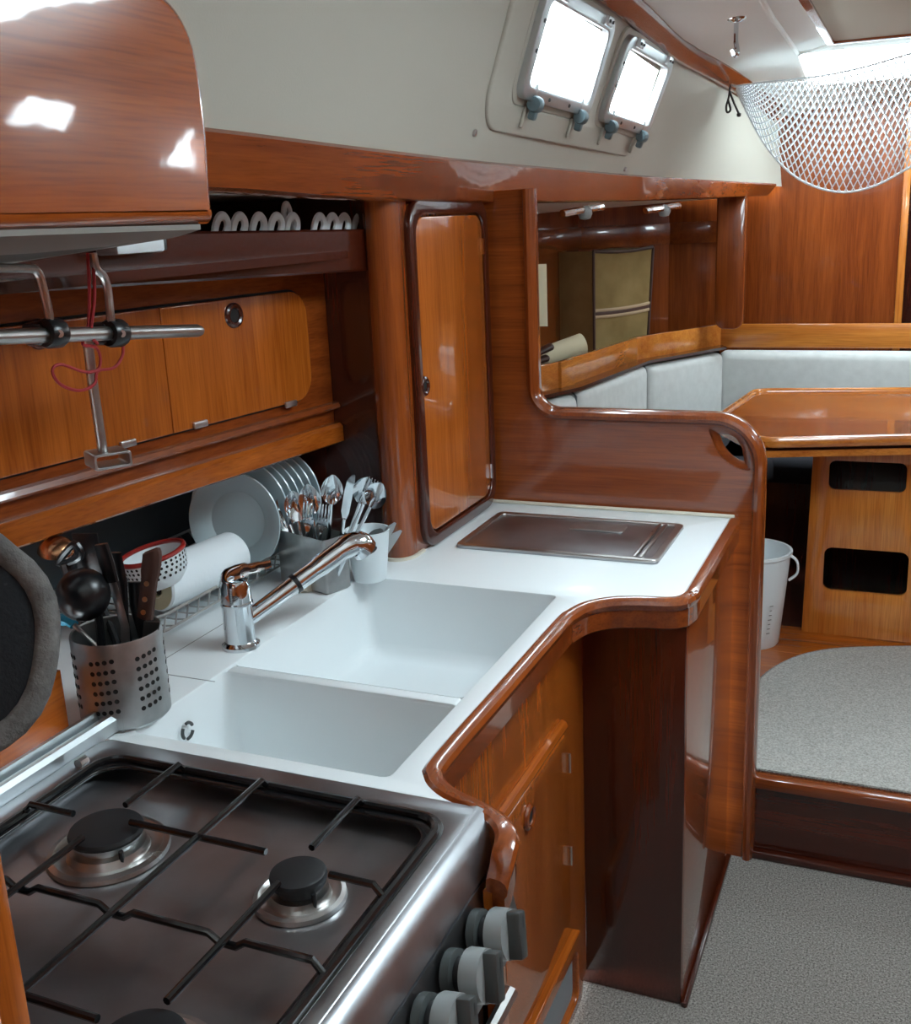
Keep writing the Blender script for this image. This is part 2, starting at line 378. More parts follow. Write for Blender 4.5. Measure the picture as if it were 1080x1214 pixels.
# --- starboard side and aft (outside the picture; they close the room and show in reflections)
q = B(); q.box((1.25, -1.2, 0), (1.28, 4.76, 1.75)); wr = struct('wall_right', q, 'mahogany_y', sm=False); wr['label'] = 'mahogany panelled starboard side'
lr = B(); vg = {}
for i, y in enumerate(ys):
    for j, s in enumerate(ss):
        p = liner_pt(y, s); vg[i, j] = lr.bm.verts.new((1.25 + (abs(p.x)-1.25)*max(s, 0), y, p.z))
for i in range(len(ys)-1):
    for j in range(len(ss)-1):
        if ((2.79 <= ys[i] and ys[i+1] <= 3.15 and S1-.01 <= ss[j] and ss[j+1] <= .67) or (3.99 <= ys[i] and ys[i+1] <= 4.41 and S1-.01 <= ss[j] and ss[j+1] <= S2+.01)): continue
        lr.bm.faces.new((vg[i, j], vg[i+1, j], vg[i+1, j+1], vg[i, j+1]))
obj('liner', lr, 'liner_white', wr)
q = B(); q.grid([[V(-strip(y).x+.02, y, strip(y).z-.02), V(-strip(y).x-.03, y, strip(y).z-.02), V(-strip(y).x-.05, y, strip(y).z+.04), V(-strip(y).x+.02, y, strip(y).z+.04)] for y in (-1.2, 2, 2.9, 3.6, 4, 4.3, 4.56, 4.76)]); obj('corner_strip', q, 'mahogany_y', wr)
q = B(); q.box((-1.6, -1.23, 0), (1.28, -1.2, 2.3)); wb = struct('wall_back', q, 'mahogany_z', sm=False); wb['label'] = 'mahogany bulkhead behind the viewer'
# hull side behind everything on the port side (dark wood inside lockers)
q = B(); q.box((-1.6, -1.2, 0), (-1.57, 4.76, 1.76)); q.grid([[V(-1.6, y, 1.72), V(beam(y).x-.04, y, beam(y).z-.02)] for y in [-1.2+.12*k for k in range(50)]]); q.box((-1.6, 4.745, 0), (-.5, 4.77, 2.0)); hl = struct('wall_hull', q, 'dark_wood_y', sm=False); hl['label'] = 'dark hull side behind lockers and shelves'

# --- ports
def port(k, y0, y1, label):
    a = liner_pt(y0, S1); c = liner_pt(y1, S1); d = liner_pt(y0, S2)
    ux = (c-a).normalized(); uy = (d-a); uy = (uy-ux*uy.dot(ux)).normalized(); nn = uy.cross(ux)   # nn should point inboard (+x)
    if nn.x < 0: nn = -nn
    W, Hh = (c-a).length, (d-a).length
    M = MX(a+nn*.014, ux, uy)
    f = .032
    g_ = B(); g_.plate([rrect(-f, -f, W+f, Hh+f, .04), rrect(0, 0, W, Hh, .022)], M, .03, .004); fr_ = struct('window_%d' % k, g_, 'aluminium'); fr_['label'] = label
    g_ = B(); g_.plate([rrect(-f*1.55, -f*1.5, W+f*1.55, Hh+f*1.5, .05), rrect(-f*.9, -f*.9, W+f*.9, Hh+f*.9, .04)], MX(a+nn*.004, ux, uy), .012, .003); obj('flange', g_, 'liner_white', fr_)
    g_ = B(); g_.plate([rrect(-.006, -.006, W+.006, Hh+.006, .02)], MX(a-nn*.012, ux, uy), .006); obj('pane', g_, 'glass_pane', fr_)
    for t in (.12, .88):
        for wv in (0, 1):
            if wv == 0:   # latch with knurled knob at the bottom
                p = a + ux*(W*t) - uy*.036 + nn*.035
                g_ = B(); g_.lathe([(0, -.016), (.016, -.016), (.019, -.01), (.019, .01), (.016, .016), (0, .016)], p, ux, 14); g_.obox(p-uy*.016, ux, uy, nn, (.022, .04, .02), .006); lt = obj('latch', g_, 'latch_grey', fr_)
                g_ = B(); g_.obox(p+uy*.02-nn*.012, ux, uy, nn, (.016, .05, .014), .004); obj('latch_arm', g_, 'aluminium', lt)
                g_ = B(); g_.obox(p-uy*.034-nn*.02, ux, uy, nn, (.018, .05, .01), .004); obj('latch_strap', g_, 'liner_white', lt)
            else:
                p = a + ux*(W*t) + uy*(Hh+.02) + nn*.03
                g_ = B(); g_.obox(p, ux, uy, nn, (.045, .026, .02), .004); hg = obj('hinge', g_, 'aluminium', fr_)
                g_ = B()
                for e in (-.014, .014): g_.lathe([(0, 0), (.004, 0), (.004, .004), (0, .005)], p+ux*e+nn*.01, nn, 8)
                obj('screw', g_, 'dark_grey_plastic', hg)
    for (tx, ty) in ((-.018, .4), (-.018, .75), (.33, -.018), (.66, -.018)):
        p = a + ux*(W*tx if abs(tx) > .05 else tx) + uy*(Hh*ty if abs(ty) > .05 else ty) + nn*.029
        g_ = B(); g_.lathe([(0, 0), (.005, 0), (.004, .003), (0, .003)], p, nn, 8); obj('screw', g_, 'dark_grey_plastic', fr_)
    l = bpy.data.lights.new('daylight_port', 'AREA'); l.shape = 'RECTANGLE'; l.size = W; l.size_y = Hh; l.cycles.is_portal = True
    lo = bpy.data.objects.new('daylight_port', l); COL.objects.link(lo); lm = MX(a+ux*W/2+uy*Hh/2-nn*.05, ux, uy)
    if lm.to_3x3().col[2].dot(nn) > 0: lm = lm @ Matrix.Rotation(PI, 4, 'X')
    lo.matrix_world = lm
    return a, ux, uy, nn, W, Hh
W1 = port(1, *WIN[0], 'larger near opening port with aluminium frame in white cabin side')
W2 = port(2, *WIN[1], 'farther opening port with aluminium frame in white cabin side')
# raised moulded pad around both ports
a, ux, uy, nn, Wd, Hh = W1
pd = B(); tot = (liner_pt(WIN[1][1], S1)-a).length
pd.plate([rrect(-.17, -.115, tot+.03, Hh+.14, .09, 8), rrect(-.05, -.048, Wd+.05, Hh+.048, .05), rrect(Wd+.19-.05, -.048, tot+.05-.03, Hh+.048, .05)], MX(a+nn*.002, ux, uy), .016, .006, 3)
obj('window_pad', pd, 'liner_white', wall_left)
for (x, y) in ((562, 160), (742, 199)):
    # snap buttons on the liner
    best = min(((abs((p_ := liner_pt(yy/100, s_/100)).y) and ((Vector((540+FPX*((p_-CP).dot(rt))/((p_-CP).dot(fw)), 607-FPX*((p_-CP).dot(upv))/((p_-CP).dot(fw)))) - Vector((x, y))).length), yy/100, s_/100) for yy in range(150, 460, 4) for s_ in range(4, 40, 3)))
    p = liner_pt(best[1], best[2]); q = B(); q.lathe([(0, .006), (.006, .006), (.008, .003), (.008, -.002)], p, nn, 12); obj('snap_button', q, 'steel', wall_left)

# ceiling mouldings, hatch frame, overhead flap
def ceil_hit(x, y):
    d = ray(x, y); t = 1.0
    for _ in range(60):
        p = CP+d*t; t *= 1 + .5*(ceil_z(p.x, p.y)-1.6)/(max(1e-4, p.z-1.6)) - .5
    return CP+d*t
q = B(); pts = [ceil_hit(*p) for p in ((893, -20), (915, 20), (945, 62))] + [ceil_hit(*p) for p in ((965, 58), (990, 50))]
q.tube([p-V(0, 0, .002) for p in pts], .009, 8); obj('moulding', q, 'ceiling_white', ceiling)
hx0, hx1, hy0, hy1 = HATCH
hf = thing('deck_hatch', 'bright overhead hatch in the ceiling behind the white net', 'hatch', (-.07, 4.29, ceil_z(0, 4.29)))
slope = (ceil_z(0, hy1)-ceil_z(0, hy0))/(hy1-hy0)
M = MX((0, hy0, ceil_z(0, hy0)-.004), (1, 0, 0), (0, 1, slope))
q = B(); q.plate([rrect(hx0-.035, -.035, hx1+.035, hy1-hy0+.035, .05), rrect(hx0+.01, .01, hx1-.01, hy1-hy0-.01, .04)], M, .03, .005); obj('frame', q, 'ceiling_white', hf)
q = B(); q.plate([rrect(hx0-.01, -.01, hx1+.01, hy1-hy0+.01, .04)], MX((0, hy0, ceil_z(0, hy0)+.03), (1, 0, 0), (0, 1, slope)), .01); obj('pane', q, 'glass_pane', hf)
p = P(988, 50, Z=2.05)
fp = thing('overhead_flap', 'beige overhead panel with wooden edge near the ceiling hatch', 'panel', (p.x+.3, p.y-.4, 2.05))
q = B(); q.box((p.x, p.y-.9, 2.052), (p.x+.75, p.y, 2.075), .004); obj('panel', q, 'beige_panel', fp)
q = B(); q.box((p.x-.02, p.y-.9, 2.045), (p.x+.004, p.y+.004, 2.090), .005); obj('edge_strip', q, 'mahogany_y', fp)
q = B(); q.box((p.x-.02, p.y-.004, 2.045), (p.x+.75, p.y+.02, 2.090), .005); obj('edge_strip', q, 'mahogany_x', fp)

# ================================================================== HALF BULKHEAD
XP = -.31
def xz(lst): return [(x, z) for x, z in lst]
def arc(cx, cz, r, a0, a1, n=8): return [(cx+r*math.cos(math.radians(a0+(a1-a0)*i/n)), cz+r*math.sin(math.radians(a0+(a1-a0)*i/n))) for i in range(n+1)]
inner = [(-.855, 1.66)] + arc(-.79, 1.195, .065, 180, 270) + arc(XP-.105, 1.025, .105, 90, 0, 10) + [(XP, 0)]
hole = [P(x, y, Y=YB) for x, y in ((841, 509), (862, 508), (877, 515), (887, 531), (890, 556), (880, 558), (864, 551), (851, 538), (844, 523))]
hole = [(h.x, h.z) for h in smooth(hole, 3, True)]
M = MX((0, YB+.02, 0), (1, 0, 0), (0, 0, 1))
q = B(); q.plate([inner + [(-1.55, 0), (-1.55, 1.66)], hole], M, .03)
wp = struct('wall_partition', q, 'mahogany_x'); wp['label'] = 'half-height mahogany bulkhead between galley and saloon with a handhold slot'
q = B(); pth = [V(x, YB+.02, z) for x, z in inner]
q.tube(pth, [(.016, .03)]*len(pth), 12, flat=(1, 0, 0)); obj('edge_moulding', q, 'mahogany_z', wp)
q = B(); hp = [V(x, YB+.02, z) for x, z in hole]; q.tube(hp, [(.003, .018)]*len(hp), 8, closed=True, flat=(0, 1, 0)); obj('slot_moulding', q, 'mahogany_x', wp)

# ================================================================== WORKTOP + SINK
trim_c = [(-.401, .985, CT-.035), (-.399, 1.005, CT-.008), (-.406, 1.035, CT), (-.432, 1.064, CT), (-.47, 1.082, CT), (-.512, 1.10, CT), (-.542, 1.13, CT), (-.552, 1.175, CT), (-.551, 1.4, CT), (-.549, 1.69, CT), (-.544, 1.745, CT), (-.527, 1.795, CT), (-.49, 1.832, CT), (-.44, 1.85, CT), (-.395, 1.858, CT), (-.370, 1.872, CT), (-.358, 1.905, CT), (-.357, 1.95, CT), (-.357, 2.43, CT)]
wt = thing('worktop', 'white moulded galley worktop with twin sink and rounded mahogany edge', 'worktop', (-.8, 1.6, CT))
outline = [(x, y) for x, y, z in trim_c[3:]] + [(-.357, 2.448), (-1.55, 2.448), (-1.55, 1.075), (-.47, 1.075)]
SX0, SX1, SY0, SY1, DIV = -1.014, -.596, 1.105, 1.828, 1.35
sink_hole = rrect(SX0, SY0, SX1, SY1, .012, 3)
q = B(); q.plate([outline, sink_hole], MX((0, 0, CT-.015), (1, 0, 0), (0, 1, 0)), .03, .0015, 1); obj('top', q, 'counter_white', wt)
def basin(y0, y1, zb, tp):
    g_ = B(); top = rrect(SX0, y0, SX1, y1, .012, 4); out = []
    rings = []
    for f, z in ((0, CT-.003), (.5, CT-.10), (.85, zb+.03), (1, zb+.018), (1.7, zb+.005), (2.6, zb)):
        e = tp*f; rings.append([g_.bm.verts.new((x, y, z)) for x, y in rrect(SX0+e*.8, y0+e, SX1-e, y1-e, .012+.02*f, 4)])
    n = len(rings[0])
    for a_, c_ in zip(rings, rings[1:]):
        for j in range(n): g_.bm.faces.new((a_[j], a_[(j+1) % n], c_[(j+1) % n], c_[j]))
    g_.bm.faces.new(rings[-1]); return g_
sb = obj('sink_basin', basin(DIV+.012, SY1, .735, .014), 'counter_white', wt)
sb2 = obj('sink_basin', basin(SY0, DIV-.012, .735, .014), 'counter_white', wt)
q = B(); q.box((SX0+.001, DIV-.0125, CT-.06), (SX1-.001, DIV+.0125, CT-.002), .006, 3); obj('sink_divider', q, 'counter_white', wt)
for par, yc in ((sb, 1.6), (sb2, 1.225)):
    q = B(); q.lathe([(0, .002), (.034, .003), (.042, .001), (.042, 0)], (-.8, yc, .7352), (0, 0, 1), 24); obj('drain', q, 'steel', par)
pv = P(220, 866, X=SX0+.006)
q = B()
for a0 in (20, 140, 260): q.tube([pv+V(.004, .013*math.cos(math.radians(a0+t*16)), .013*math.sin(math.radians(a0+t*16))) for t in range(6)], .0028, 6)
obj('overflow', q, 'dark_grey_plastic', sb2)
prof = [(-.014, -.03), (-.014, .0), (-.009, .004), (.004, .0045), (.011, .001), (.0145, -.006), (.0135, -.013), (.010, -.018), (.010, -.052), (.006, -.056), (-.01, -.056)]
q = B(); path = smooth([V(*p) for p in trim_c], 4); q.sweep(path, prof); obj('edge_trim', q, 'mahogany_y', wt)
q = B(); q.box((-1.14, 1.29, CT), (-1.0, 1.2915, CT+.0006)); q.box((-1.14, 1.2915, CT), (-1.1385, 1.9, CT+.0006)); obj('seam', q, 'grey_plastic', wt)
q = B(); q.box((-.965, 2.436, CT), (-.36, 2.447, CT+.008), .003); obj('caulk_bead', q, 'caulk', wt)

# ================================================================== CABINETS BELOW
sc_ = thing('sink_cabinet', 'teak sink cabinet with finger-hole door beside the cooker', 'cabinet', (-.58, 1.5, 0))
front = [(x-.012 if i > 7 else x-.006, y-(.006 if 3 <= i <= 6 else 0)) for i, (x, y, z) in enumerate(trim_c[:10])] + [(-.563, 1.876)]
q = B(); pf = smooth([V(x, y, 0) for x, y in front], 4)
q.sweep(pf, [(0, .03), (0, .85), (-.012, .85), (-.012, .03)]); obj('body', q, 'teak_z', sc_)
FX = -.563
My = MX((FX, 0, 0), (0, 1, 0), (0, 0, 1))
q = B(); q.plate([rrect(1.16, .245, 1.735, .672, .03)], MX((FX+.006, 0, 0), (0, 1, 0), (0, 0, 1)), .014, .003); dr = obj('door', q, 'teak_z', sc_)
q = B(); q.plate([rrect(1.155, .240, 1.740, .677, .033)], MX((FX+.001, 0, 0), (0, 1, 0), (0, 0, 1)), .003); obj('door_gap', q, 'dark_hole', sc_)
q = B(); q.tube([(FX+.006, 1.14, .683), (FX+.006, 1.72, .686)], .012, 8); obj('door_moulding', q, 'teak_y', sc_)
def ring(c, axis, r=.017, mat='dark_wood_z', parent=None, t=.006):
    g_ = B(); ax = Vector(axis).normalized(); u = ax.orthogonal().normalized(); v = ax.cross(u)
    g_.tube([Vector(c)+u*(r*math.cos(2*PI*j/20))+v*(r*math.sin(2*PI*j/20)) for j in range(20)], t, 8, closed=True); o = obj('finger_ring', g_, mat, parent)
    g_ = B(); g_.lathe([(0, .0012), (r, .0012), (r, 0)], c, ax, 20); obj('finger_hole', g_, 'dark_hole', parent)
pr = P(627, 968, X=FX+.014); ring(pr+V(.001, 0, 0), (1, 0, 0), .018, 'mahogany_z', dr)
for zz_ in (.60, .40):
    q = B(); q.tube([(FX+.014, 1.738, zz_-.02), (FX+.014, 1.738, zz_+.02)], .0025, 8); obj('hinge', q, 'steel', sc_)
q = B(); q.plate([rrect(1.1, .03, 1.80, .205, .03), rrect(1.13, .055, 1.765, .17, .02)], MX((FX+.008, 0, 0), (0, 1, 0), (0, 0, 1)), .018, .004); obj('toe_frame', q, 'teak_y', sc_)
q = B(); q.box((FX, 1.12, .05), (FX+.004, 1.775, .175)); obj('toe_panel', q, 'toe_grey', sc_)

fc = thing('fridge_cabinet', 'mahogany fridge cabinet with shade-darkened end panel jutting into the aisle below the worktop', 'cabinet', (-.46, 2.15, 0))
q = B(); q.box((-.575, 1.877, 0), (-.36, 1.9, .852), .004); obj('end_panel', q, 'dark_wood_z', fc)  # same mahogany as the side; its shade is painted in as a darker tone
q = B(); q.box((-.385, 1.882, .0), (-.358, 2.432, .852), .006); obj('side_panel', q, 'mahogany_z', fc)
q = B(); q.box((-.359, 1.87, 0), (-.345, 2.44, .014), .004); obj('floor_strip', q, 'dark_wood_y', fc)
# fridge lid
L0 = [P(x, y, Z=CT) for x, y in ((540, 652), (592, 612), (810, 625), (782, 668))]
x0, x1, y0, y1 = -.905, -.455, 2.055, 2.335
Mz = lambda z: MX((0, 0, z), (1, 0, 0), (0, 1, 0))
q = B(); q.plate([rrect(x0, y0, x1, y1, .014)], Mz(CT+.003), .006, .002); lid = obj('lid', q, 'hob_steel', fc, label='stainless steel top-opening fridge lid')
q = B(); q.plate([rrect(x0, y0, x1, y1, .016), rrect(x0+.016, y0+.016, x1-.016, y1-.016, .01)], Mz(CT+.006), .008, .003); obj('rim', q, 'steel', lid)
for e in (.038, .052):
    q = B(); q.box((x1-e-.005, y0+.016, CT+.006), (x1-e+.004, y1-.016, CT+.011), .002); obj('rib', q, 'steel', lid)
q = B(); q.plate([rrect(-.70, 2.235, -.575, 2.295, .012)], Mz(CT+.0075), .003, .001); obj('handle_plate', q, 'steel_brushed', lid)

# ================================================================== TALL LOCKER
tl = thing('tall_locker', 'tall varnished locker with teak door standing on the worktop', 'locker', (-1.2, 2.2, CT))
XD = -.965
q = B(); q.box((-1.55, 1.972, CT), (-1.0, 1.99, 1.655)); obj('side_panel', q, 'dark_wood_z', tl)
q = B(); q.box((XD-.022, 1.99, CT), (XD, 2.44, 1.655)); obj('front_panel', q, 'mahogany_z', tl)
q = B(); cpath = [(-1.012, 1.99)] + [(-1.0+.035*math.cos(math.radians(a_)), 1.978+.04*math.sin(math.radians(a_))) for a_ in range(200, 361, 16)] + [(XD, 2.01), (-.99, 2.02)]
q.prism([V(x, y, CT) for x, y in cpath], (0, 0, .752)); obj('corner_post', q, 'mahogany_z', tl)
q = B(); q.prism([V(-1.0+(x+1.0)*1.2, 1.978+(y-1.978)*1.2, CT) for x, y in cpath], (0, 0, .006)); obj('caulk_bead', q, 'caulk', tl)
Mx = lambda x: MX((x, 0, 0), (0, 1, 0), (0, 0, 1))
q = B(); q.plate([rrect(2.008, CT+.002, 2.438, 1.645, .06), rrect(2.035, CT+.03, 2.413, 1.612, .045)], Mx(XD+.006), .02, .005); obj('door_frame', q, 'dark_wood_z', tl)
q = B(); q.plate([rrect(2.039, CT+.034, 2.409, 1.608, .042)], Mx(XD+.004), .014, .003); dr = obj('door', q, 'teak_z', tl)
pr = P(503, 458, X=XD+.012); ring(pr, (1, 0, 0), .016, 'dark_wood_z', dr)
for z_ in (1.535, .99):
    q = B(); q.tube([(XD+.012, 2.411, z_-.018), (XD+.012, 2.411, z_+.018)], .0045, 8); obj('hinge', q, 'chrome', tl)

# ================================================================== DISH CUPBOARD (hull side above the worktop recess)
def cx(y, off=0): return -1.135 - .135*(1.97-y) + off
cu_ = thing('dish_cupboard', 'teak cupboard front with wide drop-down door above the dish rack', 'cupboard', (-1.2, 1.4, 1.15))
ux = V(.135, 1, 0).normalized()
Mc = MX((cx(0), 0, 0), ux, (0, 0, 1)); LY = 1/ux.y
def cl(y): return y*LY
q = B(); q.plate([[(cl(.45), 1.16), (cl(1.972), 1.16), (cl(1.972), 1.56), (cl(.45), 1.56)]], MX((cx(0, -.012), 0, 0), ux, (0, 0, 1)), .02); obj('panel', q, 'mahogany_y', cu_)
d0, d1, dz0, dz1 = cl(.62), cl(1.895), 1.257, 1.476
q = B(); q.plate([rrect(d0-.004, dz0-.004, d1+.004, dz1+.004, .052)], MX((cx(0, -.0015), 0, 0), ux, (0, 0, 1)), .002); obj('door_gap', q, 'dark_hole', cu_)
q = B(); q.plate([rrect(d0, dz0, cl(1.5), dz1, .05, 6, (.002, .05, .05, .002))], MX((cx(0, .003), 0, 0), ux, (0, 0, 1)), .01, .002); dr1 = obj('door', q, 'teak_z', cu_)
q = B(); q.plate([rrect(cl(1.5)+.0015, dz0, d1, dz1, .05, 6, (.05, .002, .002, .05))], MX((cx(0, .003), 0, 0), ux, (0, 0, 1)), .01, .002); dr2 = obj('door', q, 'teak_z', cu_)
for (px_, py_), par in (((277, 374), dr2), ((46, 396), dr1)):
    d = ray(px_, py_); t = (cx(0, .009)+0)/(d.x-.135*d.y); ring(CP+d*t, (1, -.135, 0), .018, 'dark_wood_y', par)
for px_, py_ in ((152, 526), (238, 503), (345, 479)):
    d = ray(px_, py_); t = cx(0, .012)/(d.x-.135*d.y); p = CP+d*t
    q = B(); q.obox(p, ux, (0, 0, 1), ux.cross(V(0, 0, 1)), (.034, .012, .006), .002); obj('hinge', q, 'steel', cu_)
q = B(); q.sweep([V(cx(.45, .004), .45, 1.222), V(cx(1.972, .004), 1.972, 1.222)], [(-.004, 0), (-.004, .014), (.008, .012), (.012, .004), (.01, 0)]); obj('moulding', q, 'mahogany_y', cu_)
q = B(); q.sweep([V(cx(.45), .45, 1.148), V(cx(1.972), 1.972, 1.148)], [(-.05, 0), (-.05, .03), (0, .045), (.012, .043), (.019, .036), (.019, .004), (.014, 0)]); obj('lower_rail', q, 'teak_y', cu_)
# grey back of the recess
q = B(); q.box((-1.50, .45, CT), (-1.485, 1.97, 1.2)); obj('recess_back', q, 'recess_grey', cu_)
# shelf with fiddle above
sh = thing('galley_shelf', 'dark mahogany open shelf with a high fiddle board under the beam', 'shelf', (-1.1, 1.4, 1.5))
f0, f1 = P(440, 320, Y=1.968), P(150, 335, X=-1.12)
def fx(y): return -1.02 - .12*(1.97-y)
q = B(); rows = []
for y in (.45, 1.0, 1.5, 1.969):
    zb = 1.507+.026*(1.97-y); zt = 1.588+.022*(1.97-y); x = fx(y)
    rows.append([(x-.016, y, zb), (x-.003, y, zb), (x, y, zb+.004), (x, y, zt-.004), (x-.003, y, zt), (x-.016, y, zt), (x-.016, y, zb)])
q.grid(rows); q.bm.faces.new([q.bm.verts.new(V(*p)) for p in rows[-1][:-1]]); obj('fiddle', q, 'dark_wood_y', sh)
q = B(); q.box((-1.55, .45, 1.535), (fx(1.97)-.01, 1.969, 1.55), rot=Matrix.Rotation(0, 3, 'Z')); obj('board', q, 'dark_wood_y', sh)
q = B(); q.prism([V(fx(1.969)-.012, 1.969, 1.655), V(fx(.45)+.06, .45, 1.66), V(-1.55, .45, 1.66), V(-1.55, 1.969, 1.655)], (0, 0, .01)); obj('deckhead_panel', q, 'ceiling_white', sh)
# white loops on the shelf
loop_px = [(263, 262), (284, 262), (307, 262), (328, 262), (347, 263), (379, 264), (394, 263), (408, 261), (426, 263)]
def loop_mesh(h, wd):
    g_ = B(); pts = [V(-wd*2.0, 0, -.02), V(-wd*1.5, 0, .25*h), V(-.6*wd, 0, .9*h), V(.4*wd, 0, h), V(wd, 0, .7*h), V(wd*.95, 0, .3*h), V(.5*wd, 0, -.02*h)]
    g_.tube(smooth(pts, 4), [(.0045, .008)]*25, 8, flat=(0, 1, 0)); return g_
for i, (px_, py_) in enumerate(loop_px):
    d = ray(px_, py_); t = (fx(0)-.03)/(d.x-.12*d.y); p = CP+d*t
    g_ = loop_mesh(.027, .012)
    bmesh.ops.transform(g_.bm, matrix=Matrix.Translation((p.x, p.y, 1.588+.022*(1.97-p.y)-.002)) @ Matrix.Rotation(math.radians(80), 4, 'Z'), verts=g_.bm.verts)
    o = obj('plastic_hook', g_, 'white_plastic', None, p, label='curled white plastic hook on the shelf, %s from the overhead locker' % ('first', 'second', 'third', 'fourth', 'fifth', 'sixth', 'seventh', 'eighth', 'last')[i], category='hook', group='white hooks on the galley shelf')
d = ray(340, 252); t = (fx(0)-.05)/(d.x-.12*d.y); p = CP+d*t
g_ = B(); g_.tube(smooth([p+V(0, -.011, -.04), p+V(0, -.011, .0), p+V(0, 0, .016), p+V(0, .011, .0), p+V(0, .011, -.04)], 5), .0055, 8)
obj('plastic_loop', g_, 'white_plastic', None, p, label='single white loop standing upright above the other hooks on the shelf', category='hook')

# ================================================================== COOKER
ck = thing('cooker', 'stainless gas cooker with black pan grid and grey knobs', 'cooker', (-.72, .78, 0))
KX0, KX1, KY0, KY1, KZ = -1.03, -.452, .47, 1.068, .905
q = B(); q.plate([rrect(KX0, KY0, KX1, KY1, .02), rrect(KX0+.035, KY0+.03, KX1-.022, KY1-.035, .045, 8)], Mz(KZ-.004), .012, .004); obj('rim', q, 'hob_steel', ck)
q = B(); rings = []
for e, z in ((0, KZ-.003), (.004, KZ-.012), (.016, KZ-.02), (.06, KZ-.0235), (.1, KZ-.024)):
    rings.append([q.bm.verts.new((x, y, z)) for x, y in rrect(KX0+.034+e, KY0+.029+e, KX1-.021-e, KY1-.034-e, .046-e*.3, 8)])
for a_, c_ in zip(rings, rings[1:]):
    n = len(a_)
    for j in range(n): q.bm.faces.new((a_[j], a_[(j+1) % n], c_[(j+1) % n], c_[j]))
q.bm.faces.new(rings[-1]); obj('hob_tray', q, 'hob_steel', ck)
# shoulder and sloping control panel
q = B(); q.sweep([V(0, KY0, 0), V(0, KY1, 0)], [(KX1-.004, KZ+.002), (KX1+.008, KZ-.002), (KX1+.018, KZ-.014), (KX1+.028, KZ-.048), (KX1+.02, KZ-.05), (KX1-.03, KZ-.05), (KX1-.03, KZ-.004)]); obj('front_shoulder', q, 'hob_steel', ck)
q = B(); q.sweep([V(0, KY0, 0), V(0, KY1, 0)], [(KX1+.022, KZ-.054), (KX1+.027, KZ-.054), (KX1+.05, KZ-.165), (KX1-.03, KZ-.165), (KX1-.03, KZ-.054)]); obj('control_panel', q, 'hob_steel', ck)
q = B(); q.box((KX0+.02, KY0+.01, .1), (KX1-.002, KY1-.008, KZ-.03), .004); obj('body', q, 'hob_steel', ck)
q = B(); q.box((KX1-.002, KY0+.015, .14), (KX1+.03, KY1-.012, KZ-.175), .006); od = obj('oven_door', q, 'black_enamel', ck)
q = B(); q.tube([(KX1+.03, KY0+.06, .7), (KX1+.055, KY0+.06, .7), (KX1+.055, KY1-.06, .7), (KX1+.03, KY1-.06, .7)], .009, 8); obj('handle', q, 'steel', od)
q = B(); q.plate([rrect(KX0+.030, KY0+.026, KX1-.018, KY1-.030, .048, 8), rrect(KX0+.056, KY0+.05, KX1-.040, KY1-.060, .036, 8)], Mz(KZ-.0005), .005, .002); obj('hob_border', q, 'black_enamel', ck)
# burners
def burner(c, r):
    c = Vector(c)
    g_ = B(); g_.lathe([(r*1.7, .001), (r*1.66, .006), (r*1.5, .008), (r*1.36, .004), (r*1.15, .003), (r*1.05, .012), (0, .012)], c, (0, 0, 1), 40); o = obj('burner', g_, 'steel', ck)
    g_ = B(); g_.lathe([(r*.78, .010), (r*.8, .02), (r*.98, .021), (r*.98, .026), (r*.7, .026)], c, (0, 0, 1), 40); obj('flame_ring', g_, 'aluminium' if r > .035 else 'cast_black', o)
    g_ = B(); g_.lathe([(r*.9, .024), (r*1.02, .0255), (r*1.04, .029), (r*1.0, .033), (r*.9, .0345), (0, .0345)], c, (0, 0, 1), 40); obj('burner_cap', g_, 'cast_black', o)
    g_ = B(); g_.tube([c+V(r*.9, -r*.5, .0), c+V(r*.9, -r*.5, .022)], .003, 6); obj('igniter', g_, 'cast_black', o)
BZ = KZ-.024
burner((-.857, .868, BZ), .043); burner((-.588, .866, BZ), .031)
burner((-.857, .60, BZ), .031); burner((-.588, .60, BZ), .040)
# pan grid
GZ = KZ+.018; gr = .0042
q = B(); fr_ = [V(x, y, KZ+.004) for x, y in rrect(KX0+.045, KY0+.04, KX1-.028, KY1-.045, .035, 6)]
q.tube(fr_, .0055, 8, closed=True); gd = obj('pan_grid', q, 'black_enamel', ck)
def bar(pts):
    g_ = B(); g_.tube(pts, gr, 8); obj('grid_bar', g_, 'black_enamel', gd)
gx0, gx1, gy0, gy1 = KX0+.045, KX1-.028, KY0+.04, KY1-.045
def ybar(x, ya, yb, ends=(0, 0)):
    pts = []
    if ends[0]: pts += [V(x, ya, KZ+.004), V(x, ya+.012, GZ)]
    else: pts += [V(x, ya, GZ)]
    if ends[1]: pts += [V(x, yb-.012, GZ), V(x, yb, KZ+.004)]
    else: pts += [V(x, yb, GZ)]
    bar(pts)
def xbar(y, xa, xb, ends=(0, 0), dips=()):
    pts = [V(xa, y, KZ+.004), V(xa+.012, y, GZ)] if ends[0] else [V(xa, y, GZ)]
    for d_ in dips: pts += [V(d_-.022, y, GZ), V(d_-.01, y, GZ-.008), V(d_+.01, y, GZ-.008), V(d_+.022, y, GZ)]
    pts += [V(xb-.012, y, GZ), V(xb, y, KZ+.004)] if ends[1] else [V(xb, y, GZ)]
    bar(pts)
ybar(-.728, gy0, gy1, (1, 1))
for x in (-.857, -.590):
    ybar(x, .905 if x < -.7 else .90, gy1, (0, 1)); ybar(x, gy0, .56, (1, 0)); ybar(x, .64, .83, (0, 0))
xbar(.868, gx0, -.905, (1, 0)); xbar(.876, -.825, -.635); xbar(.862, -.545, gx1, (0, 1))
